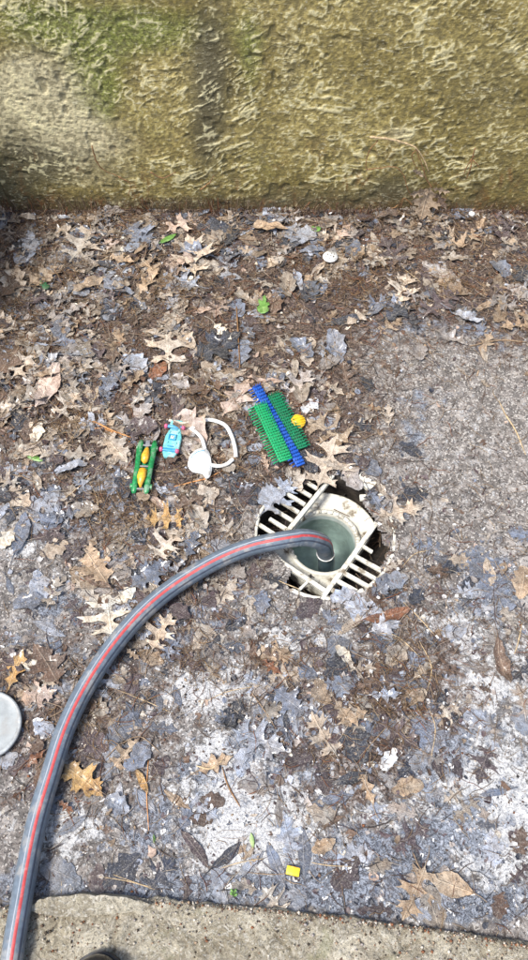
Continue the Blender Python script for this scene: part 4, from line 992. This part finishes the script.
for (y, wdt) in ((L*.29, .021), (-L*.33, .019)):
    bm = bmesh.new(); box(bm, (0, y, .0075), (wdt, .0050, .0035), None, .001); bb_ = bmobj('blue_bar', bm, M_BLUE2, aq)
    for s in (-1, 1):
        bm = bmesh.new(); bmesh.ops.create_cone(bm, segments=16, radius1=.0038, radius2=.0038, depth=.0048, cap_ends=True)
        bmesh.ops.bevel(bm, geom=[e for e in bm.edges if len(e.link_faces) == 2 and e.calc_face_angle() > 1], offset=.0008, segments=2, affect='EDGES')
        bmesh.ops.transform(bm, matrix=Matrix.Translation((s*(wdt/2+.0018), y, .0068)) @ Matrix.Rotation(R(90), 4, 'Y'), verts=bm.verts[:]); bmobj('wheel', bm, M_PINK, bb_)
for (x, y, sx_, sy_) in ((0, .0048, .011, .0014), (0, -.0048, .011, .0014), (-.0048, 0, .0014, .0096), (.0048, 0, .0014, .0096)):
    bm = bmesh.new(); box(bm, (x, y+L*.02, .0068), (sx_, sy_, .0018), None, .0003); bmobj('frame_edge', bm, M_BLUE2, aq)
bm = bmesh.new(); box(bm, (0, L*.02, .0066), (.0045, .0045, .0022), None, .0006); bmobj('centre_block', bm, M_WHITE, aq)
bm = bmesh.new(); box(bm, (0, L*.02, .0080), (.0016, .0016, .0008)); bmobj('peg', bm, M_DARKM, aq)
for (x, y, a, b_) in ((-.006, -L*.12, .004, .003), (.006, -L*.12, .004, .003), (-.006, L*.16, .003, .004), (.006, L*.16, .003, .004), (0, -L*.22, .009, .0018), (0, L*.22, .009, .0018)):
    bm = bmesh.new(); box(bm, (x, y, .0066), (a, b_, .0020), None, .0004); bmobj('moulded_block', bm, M_AQUA if b_ > .002 else M_BLUE2, aq)
# white loop with paddle
zl = max(tz(214, 440), .008)+.003
loopc = at(212, 442, zl)
aq.scale = (1.15, 1, 1.2)
wl = thing('plastic_loop', loopc, 'white plastic loop handle with a rounded paddle lying right of the aqua toy', 'handle')
def lw(L_, dz=0): return [at(x, y, zl+d_)-loopc for (x, y, d_) in L_]
tube('loop_band', catmull(lw([(191, 429, .002), (198, 424, .003), (206, 420, .004), (216, 421, .005), (226, 426, .005), (232, 437, .004), (235, 448, .003), (236, 457, .002)]), 8), .0033, M_WHITE, wl, 10, .7)
tube('loop_band', catmull(lw([(211, 465, .003), (219, 466, .003), (227, 464, .003), (233, 459, .003)]), 8), .0033, M_WHITE, wl, 10, .7)
tube('loop_strand', catmull(lw([(190, 428, .002), (197, 433, .003), (202, 439, .003), (205, 449, .003)]), 6), .0030, M_WHITE, wl, 10, .7)
tube('strap_end', catmull(lw([(190, 421, .001), (182, 423, .002), (174, 421, .002), (169, 420, .001)]), 6), .0026, simple('cream_plastic', (.6, .55, .45), .5), wl, 8, .5)
pp = [(190, 457), (196, 451), (204, 449), (209, 453), (211, 461), (212, 469), (210, 477), (206, 479), (203, 475), (199, 474), (192, 472), (188, 466)]
pts = [p for p in catmull([at(x, y, zl)-loopc for x, y in pp+[pp[0]]], 4)[:-1]]
bm = bmesh.new(); f = bm.faces.new([bm.verts.new((p.x, p.y, 0)) for p in pts]); ex = bmesh.ops.extrude_face_region(bm, geom=[f])
for v in ex['geom']:
    if isinstance(v, bmesh.types.BMVert): v.co.z = .0048
bmesh.ops.bevel(bm, geom=[e for e in bm.edges if e.calc_length() < .1 and abs(e.verts[0].co.z-e.verts[1].co.z) < 1e-5 and e.verts[0].co.z > .004], offset=.0014, segments=3, affect='EDGES')
bmesh.ops.triangulate(bm, faces=[f for f in bm.faces if len(f.verts) > 4])
bmobj('paddle', bm, M_WHITE, wl)
tube('paddle_rim', catmull([at(x, y, zl)-loopc+Vector((0, 0, .0049)) for x, y in [(191, 460), (194, 456), (199, 453), (205, 452)]], 6), .0006, M_BLUE2, wl, 6)
# bristled strips
def strip(b, t, wd, z, mat, matd, nrow, finside, label, lift, npeg=4, longfin=.010, yaw=0):
    c, L, M = frame(b, t, z); o = root('bristle_strip', c, M, z, label, 'toy')
    bm = bmesh.new(); box(bm, (0, 0, .002), (wd, L, .004), None, .001); bmobj('spine', bm, matd, o)
    fin = None; bm = bmesh.new()
    for r in range(nrow):
        y = -L/2+L*(r+.5)/nrow
        for q in range(npeg):
            x = -wd/2+wd*(q+.5)/npeg
            v0 = bmesh.ops.create_cone(bm, segments=6, radius1=.0008, radius2=.00055, depth=.0085, cap_ends=True)['verts']
            bmesh.ops.transform(bm, matrix=Matrix.Translation((x, y, .0078)) @ Matrix.Rotation(R(random.uniform(-9, 9)), 4, 'X') @ Matrix.Rotation(R(random.uniform(-8, 8)), 4, 'Y'), verts=v0)
        box(bm, (0, y, .0046), (wd*.98, .0011, .0014))
    pg = bmobj('bristles', bm, mat, o); tag(pg, kind='stuff')
    for s in finside:
        for r in range(nrow):
            y = -L/2+L*(r+.5)/nrow
            if fin is None:
                fb = bmesh.new(); box(fb, (longfin/2, 0, 0), (longfin, .0015, .0024), None, .0003); fin = bmobj('fin', fb, mat, o); f1 = fin
            else:
                f1 = fin.copy(); SC.collection.objects.link(f1)
            f1.location = (s*wd/2, y, .003); f1.rotation_euler = (0, R(random.uniform(5, 16))*s, R(random.uniform(-3, 3))+(math.pi if s < 0 else 0)+R(-14)*s)
            f1.scale = (random.uniform(.8, 1.1), 1, 1)
    return o
zb = .012
strip((302, 449), (273, 395), .020, zb, M_CDGREEN, M_CDGREEN, 21, (1,), 'dark green bristled strip partly under the blue one, touching the yellow disc', 0, 5, .006)
strip((301, 466), (256, 387), .0145, zb+.004, M_CBLUE, M_CBLUE, 26, (-1,), 'long cobalt blue bristled strip lying between the two green ones', 0, 4, .009)
strip((286, 461), (260, 405), .022, zb+.008, M_CGREEN, M_CGREEN, 22, (-1,), 'bright green bristled strip with long side fins, left of the blue one', 0, 5, .014)
# yellow ribbed disc
c = at(298, 421, .014)
yd = thing('ribbed_disc', (c.x, c.y, .012), 'yellow ribbed plastic disc under the edge of the dark green strip', 'toy'); yd.rotation_euler = (R(12), R(14), 0)
bm = bmesh.new(); bmesh.ops.create_cone(bm, segments=36, radius1=.0125, radius2=.0118, depth=.008, cap_ends=True)
bmesh.ops.bevel(bm, geom=[e for e in bm.edges if len(e.link_faces) == 2 and e.calc_face_angle() > 1], offset=.0012, segments=3, affect='EDGES'); bmobj('disc', bm, M_YELP, yd)
for k in range(8):
    bm = bmesh.new(); box(bm, (0, -.009+k*.0026, .0044), (2*math.sqrt(max(0, .0115**2-(-.009+k*.0026)**2)), .001, .0012), None, .0003); bmobj('rib', bm, M_YEL, yd)
# pitted white disc
c = at(330, 259, .012); z = tz(330, 259)+.001
pd = thing('pitted_disc', (c.x, c.y, z), 'round white pitted disc lying in the litter near the wall', 'disc')
bm = bmesh.new(); bmesh.ops.create_cone(bm, segments=30, radius1=.0145, radius2=.0135, depth=.004, cap_ends=True)
bmesh.ops.bevel(bm, geom=[e for e in bm.edges if len(e.link_faces) == 2 and e.calc_face_angle() > 1], offset=.001, segments=2, affect='EDGES')
for v in bm.verts: v.co.z += .0025
bmobj('disc_body', bm, M_CHALK, pd)
for (x, y, r) in ((-.005, .004, .0016), (.003, .006, .0012), (.006, -.002, .0018), (-.002, -.006, .0013), (-.008, -.002, .0011), (.001, 0, .0014), (.008, .004, .001)):
    bm = bmesh.new(); bmesh.ops.create_cone(bm, segments=10, radius1=r, radius2=r*.8, depth=.0006, cap_ends=True)
    bmesh.ops.translate(bm, vec=(x, y, .0047), verts=bm.verts[:]); bmobj('pit', bm, M_SOIL, pd)
# silver lid
c = at(-13, 725, .012)
ld = thing('round_lid', (c.x, c.y, .010), 'round dull silver metal lid at the left edge beside the hose', 'lid'); ld.rotation_euler = (R(2), R(3), .4)
lobj('lid_plate', [(.0001, .0034), (.030, .0034), (.038, .0030), (.0405, .0036)], M_LID, ld, 64, .0004)
lobj('lid_rim', [(.0405, .0036), (.0425, .0046), (.0445, .0044), (.0455, .0030), (.0452, -.002), (.0435, -.0022), (.0430, .001)], simple('lid_rim_metal', (.36, .38, .38), .35), ld, 64)
# yellow block
c, L, M = frame((286.5, 869.5), (299.5, 872.5), .006)
yb = root('plastic_block', c, M, .002, 'small bright yellow plastic block on wet concrete near the step', 'block')
bm = bmesh.new(); box(bm, (0, 0, .003), (.0100, L, .006), None, .0008); bmobj('block_body', bm, M_YEL, yb)
bm = bmesh.new(); box(bm, (-.0042, L*.1, .0064), (.0014, L*.65, .0010), None, .0002); bmobj('moulded_edge', bm, M_YELP, yb)
# small white stone by the wall
c = at(472, 214, .03)
bm = bmesh.new(); bmesh.ops.create_icosphere(bm, subdivisions=2, radius=.006)
for v in bm.verts: v.co *= 1+.35*(vn(v.co.x*300+5, v.co.y*300+v.co.z*200, 3)-.5); v.co.z *= .8
o = bmobj('pebble', bm, M_WHITE, loc=c); tag(o, 'small white pebble on the litter at the foot of the wall', 'pebble')
# green leaves
def green(name, outl, px, py, wpx, ang, label, z=None, curl=.3, cat='leaf', mat=M_LGREEN):
    c = at(px, py, .01); sc_ = wpx*1.45e-3*(c.y*.35+.85)
    V2 = [Vector(p) for p in outl]; r = delaunay_2d_cdt(V2+[Vector((0, k*.2-.4)) for k in range(5)], [], [list(range(len(V2)))], 1, 1e-4)
    bm = bmesh.new(); vs = [bm.verts.new((p.x*sc_, p.y*sc_, sc_*curl*(abs(p.x)*.6+p.y*p.y*.5))) for p in r[0]]
    for f in r[2]: bm.faces.new([vs[i] for i in f])
    bmesh.ops.delete(bm, geom=[v for v in bm.verts if not v.link_faces], context='VERTS')
    bmesh.ops.solidify(bm, geom=bm.faces[:], thickness=.0005)
    bmesh.ops.rotate(bm, matrix=Matrix.Rotation(R(ang), 3, 'Z'), verts=bm.verts[:])
    o = bmobj(name, bm, mat, loc=(c.x, c.y, (tz(px, py) if z is None else z)+.0025)); return tag(o, label, cat)
blade = [(0, -.5), (.10, -.35), (.16, 0), (.13, .25), (0, .55), (-.12, .25), (-.15, 0), (-.09, -.35)]
clov = [(.05, -.52), (.22, -.50), (.36, -.30), (.30, -.12), (.20, .0), (.30, .10), (.22, .26), (.08, .22), (.06, .42), (-.06, .62), (-.14, .50), (-.10, .26), (-.30, .30), (-.26, .12), (-.16, .0), (-.24, -.2), (-.14, -.42)]
g0 = green('green_leaf', clov, 263, 307, 22, -15, 'bright green fresh leaf cluster lying above the blue strip in the litter', curl=.5)
green('green_leaf', clov, 314, 229, 13, 70, 'small bright green leaf at the foot of the wall above the white disc', curl=.5)
green('green_leaf', blade, 168, 241, 22, -52, 'narrow fresh green blade lying near the wall, left of centre')
green('green_leaf', blade, 33, 456, 22, 66, 'fresh green leaf blade on the litter at the left edge')
green('green_leaf', clov, 45, 288, 13, 30, 'dull dark green leaf scrap in the left litter under a tan leaf', mat=simple('dull_green_leaf', (.03, .12, .05), .5))
green('green_leaf', blade, 252, 840, 14, 10, 'faint pale green leaf scrap on the white stained concrete', mat=simple('pale_green_leaf', (.30, .42, .16), .6))
green('green_leaf', blade, 153, 838, 8, 10, 'tiny green scrap on dark concrete right of the hose')
c = at(234, 897, .004)
sp = thing('sprout', c, 'tiny green sprout growing at the foot of the step', 'plant')
tube('sprout_stem', [Vector((0, 0, -.002)), Vector((.0006, .003, .008)), Vector((0, .006, .017))], [.0009, .0008, .0004], M_LGREEN, sp, 6)
for (x, y, z_, a) in ((.0025, .002, .008, 30), (-.0025, .003, .010, 150), (.002, .006, .014, 60), (-.002, .006, .016, 120)):
    bm = bmesh.new(); r = bmesh.ops.create_icosphere(bm, subdivisions=1, radius=.0026); bmesh.ops.scale(bm, vec=(1.3, .7, .3), verts=bm.verts[:])
    bmesh.ops.transform(bm, matrix=Matrix.Translation((x, y, z_)) @ Matrix.Rotation(R(a), 4, 'Z') @ Matrix.Rotation(R(-25), 4, 'Y'), verts=bm.verts[:]); bmobj('sprout_leaf', bm, M_LGREEN, sp)

# ---- single twigs and straws
TW = [([(86, 420), (98, 423), (112, 430), (131, 437)], .0016, M_OTWIG, 'thick orange brown split twig pointing at the green toy car'),
      ([(92, 428), (104, 428), (118, 435), (130, 441)], .0011, M_OTWIG, 'thinner orange splinter lying beside the thick orange twig'),
      ([(500, 398), (507, 412), (517, 428), (527, 452)], .0011, M_STRAW, 'long pale straw lying on bare concrete at the right edge'),
      ([(60, 455), (84, 420), (98, 392), (102, 378)], .0006, M_STRAW, 'long thin needle leaning across the left litter above the blue leaf'),
      ([(60, 500), (78, 486), (92, 470), (101, 464)], .0007, M_STRAW, 'straight straw crossing under the silver curled leaf at left'),
      ([(88, 478), (96, 496), (100, 520), (92, 520)], .0006, M_STRAW, 'bent straw below the pale curled leaf at left'),
      ([(60, 410), (40, 394), (20, 385)], .0007, M_TWIG, 'brown stalk running left of the pinkish narrow leaf'),
      ([(10, 473), (22, 476), (36, 482)], .0010, M_TWIG, 'dark curved twig at the left edge below the green blade'),
      ([(152, 380), (153, 405), (152, 440)], .0008, M_TWIG, 'thin dark stem rising from the green toy car toward the wall'),
      ([(174, 486), (190, 482), (206, 478), (222, 470)], .0012, M_OTWIG, 'orange brown stem lying below the white paddle'),
      ([(232, 458), (222, 470), (240, 452), (252, 438)], .0013, M_ROOT, 'dark root strand right of the white loop'),
      ([(236, 300), (238, 330), (240, 368)], .0014, M_ROOT, 'dark soft root running down the middle of the litter'),
      ([(180, 372), (205, 386), (232, 400)], .0007, M_STRAW, 'thin straw right of the rust leaf, above the white loop'),
      ([(250, 222), (290, 220), (330, 226)], .0009, M_TWIG, 'straight stalk on the litter at the foot of the wall'),
      ([(100, 262), (120, 258), (138, 246)], .0008, M_STRAW, 'pale stalk near the wall left of the green blade'),
      ([(118, 222), (132, 232), (140, 236)], .0008, M_STRAW, 'short tan stalk sticking out at the wall foot'),
      ([(420, 205), (446, 228), (466, 246)], .0009, M_TWIG, 'brown stalk slanting down from the hanging wall leaf'),
      ([(380, 258), (396, 262), (430, 290)], .0006, M_STRAW, 'thin straw crossing the litter below the wall at right'),
      ([(205, 258), (180, 270), (160, 286)], .0008, M_TWIG, 'grey stalk crossing the large lobed leaf near the wall'),
      ([(40, 720), (66, 705), (76, 672)], .0007, M_TWIG, 'thin brown stalk left of the hose beside the silver lid'),
      ([(70, 690), (72, 712), (69, 735)], .0006, M_STRAW, 'short straw upright left of the hose above the lid level'),
      ([(120, 690), (150, 702), (172, 712)], .0006, M_STRAW, 'straw lying right of the hose bend'),
      ([(104, 758), (120, 744), (140, 736), (160, 752)], .0008, M_TWIG, 'curved stem of the skeleton leaf right of the hose'),
      ([(148, 756), (146, 790), (148, 830)], .0007, M_OTWIG, 'upright brown stem on concrete right of the hose'),
      ([(59, 862), (60, 885), (59, 908)], .0003, M_STRAW, 'thin pale hair like straw upright before the step'),
      ([(98, 876), (128, 881), (154, 889)], .0005, M_STRAW, 'upper of two thin straws on the wet band before the step'),
      ([(112, 874), (140, 884), (150, 886)], .0005, M_STRAW, 'lower of two thin straws on the wet band before the step'),
      ([(220, 868), (240, 862), (264, 858)], .0006, M_STRAW, 'pale straw left of the yellow block'),
      ([(248, 872), (270, 874), (288, 873)], .0006, M_TWIG, 'short dark stalk touching the yellow block'),
      ([(312, 862), (330, 865), (352, 866)], .0006, M_STRAW, 'pale straw right of the yellow block'),
      ([(222, 766), (228, 785), (240, 806)], .0012, M_ROOT, 'dark curved stem below the middle of the hose side litter'),
      ([(196, 765), (210, 768), (222, 760)], .0014, M_STRAW, 'thick bleached stem on the white stained concrete'),
      ([(404, 600), (420, 616), (436, 634)], .0007, M_STRAW, 'straw slanting right of the rust curled leaf'),
      ([(420, 640), (432, 665), (428, 690)], .0007, M_STRAW, 'straw standing below the drain on the right litter'),
      ([(402, 566), (415, 552), (430, 548)], .0006, M_STRAW, 'short straw right of the drain grate'),
      ([(376, 632), (398, 636), (420, 656)], .0006, M_STRAW, 'long straw under the rust curled leaf'),
      ([(360, 756), (378, 736), (396, 716)], .0007, M_TWIG, 'dark stalk among the mauve leaves below the drain'),
      ([(430, 708), (436, 728), (432, 756)], .0006, M_STRAW, 'straw over the blue stain at lower right'),
      ([(524, 620), (520, 640), (516, 652)], .0008, M_STRAW, 'straw at the right edge beside the upright brown leaf'),
      ([(428, 880), (420, 866), (414, 852)], .0009, M_TWIG, 'dark stem of the tan leaf near the step at right'),
      ([(138, 458), (150, 470), (162, 490)], .0006, M_STRAW, 'thin straw lying across the green toy car'),
      ([(196, 468), (212, 458), (226, 446)], .0006, M_TWIG, 'thin brown stalk crossing the white loop'),
      ([(250, 690), (262, 706), (276, 728)], .0009, M_TWIG, 'dark twig crossing the silver blue leaf'),
      ([(206, 700), (228, 690), (262, 684)], .0006, M_STRAW, 'thin straw right of the white patch'),
      ([(272, 577), (290, 584), (300, 588)], .0007, M_STRAW, 'pale straw beside the lower left edge of the drain'),
      ([(150, 470), (170, 470), (186, 463)], .0005, M_STRAW, 'thin straw between the green car and the white paddle'),
      ([(5, 358), (18, 352), (34, 346)], .0008, M_TWIG, 'brown stem of the dark leaf at the left edge'),
      ([(470, 344), (500, 338), (528, 340)], .0016, M_TWIG, 'dark twig lying between litter and bare concrete at right'),
      ([(0, 212), (8, 206), (14, 202)], .0007, M_STRAW, 'pale straw poking up at the left corner of the wall')]
for pts, r, m, lab in TW:
    W_ = [at(x, y, .008) for x, y in pts]; g_ = []
    for p in catmull(W_, 6):
        g_.append(Vector((p.x, min(p.y, WALL_Y-.01), min(float(topz(p.x, p.y)), float(ground(p.x, p.y))+.012)+r*.8+.0006)))
    zs = [g.z for g in g_]; mz = sum(zs)/len(zs)
    for g in g_: g.z = max(float(ground(g.x, g.y))+r, .35*g.z+.65*mz)
    o0 = g_[0].copy(); n_ = len(g_)
    o = tube('twig' if m in (M_TWIG, M_OTWIG, M_ROOT) else 'straw', [g-o0 for g in g_], [r*(1-.5*abs(2*i/(n_-1)-1)**2)*random.uniform(.85, 1.15) for i in range(n_)], m, n=7, loc=o0)
    tag(o, lab, 'twig' if m in (M_TWIG, M_OTWIG, M_ROOT) else 'straw')

# ------------------------------------------------------------------ hanging leaf and roots on the wall
wy = WALL_Y-.0155
hb = atwall(430, 188, wy)
hl = thing('wall_leaf', hb, 'crumpled dead leaf hanging from roots on the wall above the litter', 'leaf')
def wl_leaf(b, t, st, cn, wd, k, off):
    B, T = atwall(*b, wy-off), atwall(*t, wy-off); v, f = template(st, k, .075); L = (T-B).length; d = (T-B)/L; n = Vector((d.z, 0, -d.x))
    x, y = v[:, 0]*wd, v[:, 1]; P_ = np.outer(y*L, np.array(d))+np.outer(x*L, np.array(n)); P_[:, 1] -= L*(.25*np.abs(x)+.6*(y-.4)**2*.6)+.004*(fbm(x*7+k, y*7, 4, 2)-.5)
    c = np.tile([*(np.array(COL[cn])*1.15), .1], (len(v), 1)); c[:, :3] *= (.7+.6*fbm(x*6, y*6, 5, 3))[:, None]
    o = link('leaf_blade', mesh_np('leaf_blade', P_, f, c, v, mat=ML), hl, loc=B-hb)
wl_leaf((430, 186), (420, 218), 'red', 'tan', 1.2, 1, .004); wl_leaf((432, 190), (408, 193), 'half', 'tan', 1.2, 3, .006); wl_leaf((432, 188), (450, 191), 'half', 'tan', 1.0, 2, .005); wl_leaf((424, 177), (412, 168), 'half', 'tan', .9, 4, .003)
wl_leaf((436, 192), (446, 208), 'half', 'brown', 1.0, 5, .008)
def wtube(L_, r, m, parent, name='root'):
    pts = catmull([atwall(x, y, wy-o_) - (parent.location if parent else Vector()) for x, y, o_ in L_], 6)
    n_ = len(pts); return tube(name, [p+Vector((random.uniform(-.0006, .0006), random.uniform(-.001, .001), random.uniform(-.0006, .0006))) for p in pts], [r*1.5*random.uniform(.7, 1.2)*(1-.5*i/n_) for i in range(n_)], m, parent, 6)
wtube([(432, 188, .006), (426, 178, .004), (422, 165, .003), (416, 149, .003)], .0012, M_ROOT, hl, 'leaf_stem')
rt = thing('wall_roots', atwall(370, 137, wy), 'thin tan creeper root trailing across the wall toward the hanging leaf', 'root')
wtube([(370, 137, .003), (388, 139, .003), (404, 143, .002), (416, 148, .003), (424, 160, .003), (429, 172, .004)], .0016, M_STRAW, rt)
for L_ in ([(378, 140, .002), (370, 150, .002), (366, 162, .001), (367, 170, .002)], [(366, 170, .002), (380, 168, .002), (396, 167, .002), (404, 176, .002)], [(404, 176, .002), (408, 190, .002), (414, 200, .003)],
           [(412, 205, .003), (404, 198, .002), (401, 208, .003)], [(398, 205, .002), (390, 210, .002), (384, 214, .003)], [(416, 149, .002), (412, 158, .002), (418, 170, .002)]):
    wtube(L_, .0008, M_ROOT, rt)
rt2 = thing('wall_roots', atwall(475, 150, wy), 'short feathery brown roots clinging to the wall right of the hanging leaf', 'root')
for L_ in ([(475, 148, .002), (472, 160, .002), (470, 172, .002)], [(474, 156, .002), (466, 168, .002), (464, 174, .002)], [(473, 160, .002), (480, 168, .002)], [(471, 165, .003), (466, 180, .002)]):
    wtube(L_, .0009, M_ROOT, rt2)
rt3 = thing('wall_roots', atwall(96, 150, wy), 'rusty brown root stain strands low on the left part of the wall', 'root')
for L_ in ([(92, 146, .001), (96, 160, .002), (104, 170, .002), (118, 176, .002)], [(118, 176, .002), (130, 184, .001), (128, 196, .002)], [(150, 172, .002), (162, 178, .002), (176, 172, .002)], [(200, 190, .002), (210, 182, .001), (214, 175, .002)]):
    wtube(L_, .0009, M_ROOT, rt3)
# fringe of fine roots at the wall foot
def fringe(n):
    VV, FF, CC, off = [], [], [], 0
    for i in range(n):
        x = RNG.uniform(-.58, .62); z0 = .0; h = RNG.uniform(.008, .045)*(1.2 if x < .0 else .9); y = WALL_Y-.004-RNG.uniform(0, .012)
        p = [(x, y-.008, z0)]
        for k in range(1, 5): p.append((p[-1][0]+RNG.normal(0, .004), min(WALL_Y-.011, y+RNG.normal(0, .002)), z0+h*k/4))
        v_, f_ = tube_np(p, RNG.uniform(.0003, .0008), 3, False); VV.append(v_); FF += [tuple(q+off for q in ff) for ff in f_]; off += len(v_)
        CC.append(np.tile([*(np.array([COL['tan'], COL['brown'], COL['rust'], COL['brown']][RNG.integers(4)])*RNG.uniform(.5, 1.1)), .1], (len(v_), 1)))
    o = link('wall_foot_fibres', mesh_np('wall_foot_fibres', np.concatenate(VV), np.array(FF), np.concatenate(CC), mat=MATT)); tag(o, kind='stuff')
fringe(900)

# ------------------------------------------------------------------ shoe of the person taking the picture
sp0 = at(92, 954, .075)
sh = thing('shoe', (sp0.x, sp0.y-.135, SH+.002), 'glossy black rounded shoe toe on the concrete step at the bottom edge', 'shoe')
def shoe_sec(t):   # t 0 heel .. 1 toe
    wd = .036+.012*math.sin(min(1, t*1.15)*math.pi*.85); y = -.14+.275*t
    hgt = np.interp(t, [0, .2, .45, .65, .85, 1], [.085, .09, .075, .058, .050, .046]); return y, wd, float(hgt)
for part, mat in (('sole', M_SOLE), ('upper', M_SHOE)):
    bm = bmesh.new(); prev = None; TS = [k_/16*.78 for k_ in range(16)]+[.78+.22*math.sin(q_/12*math.pi/2) for q_ in range(13)]
    for t in TS:
        y, wd, hh = shoe_sec(t)
        e = math.sqrt(max(.0, 1-((t-.78)/.22)**2)) if t > .78 else (math.sqrt(max(0, 1-((.12-t)/.12)**2)) if t < .12 else 1)
        e = max(e, .03); wd2 = wd*e*(1.06 if part == 'sole' else 1)
        ring = []
        for k in range(16):
            a = 2*math.pi*k/16
            if part == 'sole': z = .012 if math.sin(a) > 0 else 0; ring.append(bm.verts.new((wd2*math.cos(a), y*(1.02 if t > .5 else 1.0), z)))
            else: ring.append(bm.verts.new((wd2*math.cos(a), y, .0125+max(0, math.sin(a))**.7*hh*(.12+.88*e) - (.002 if math.sin(a) < 0 else 0))))
        if prev:
            for k in range(16): bm.faces.new((prev[k], prev[(k+1) % 16], ring[(k+1) % 16], ring[k]))
        else: bm.faces.new(ring)
        prev = ring
    bm.faces.new(prev[::-1]); bmobj(part, bm, mat, sh)
print('leaves', NLEAF[0], 'objects', len(SC.objects), 'tris', sum(len(o.data.loops)-2*len(o.data.polygons) for o in SC.objects if o.type == 'MESH'))
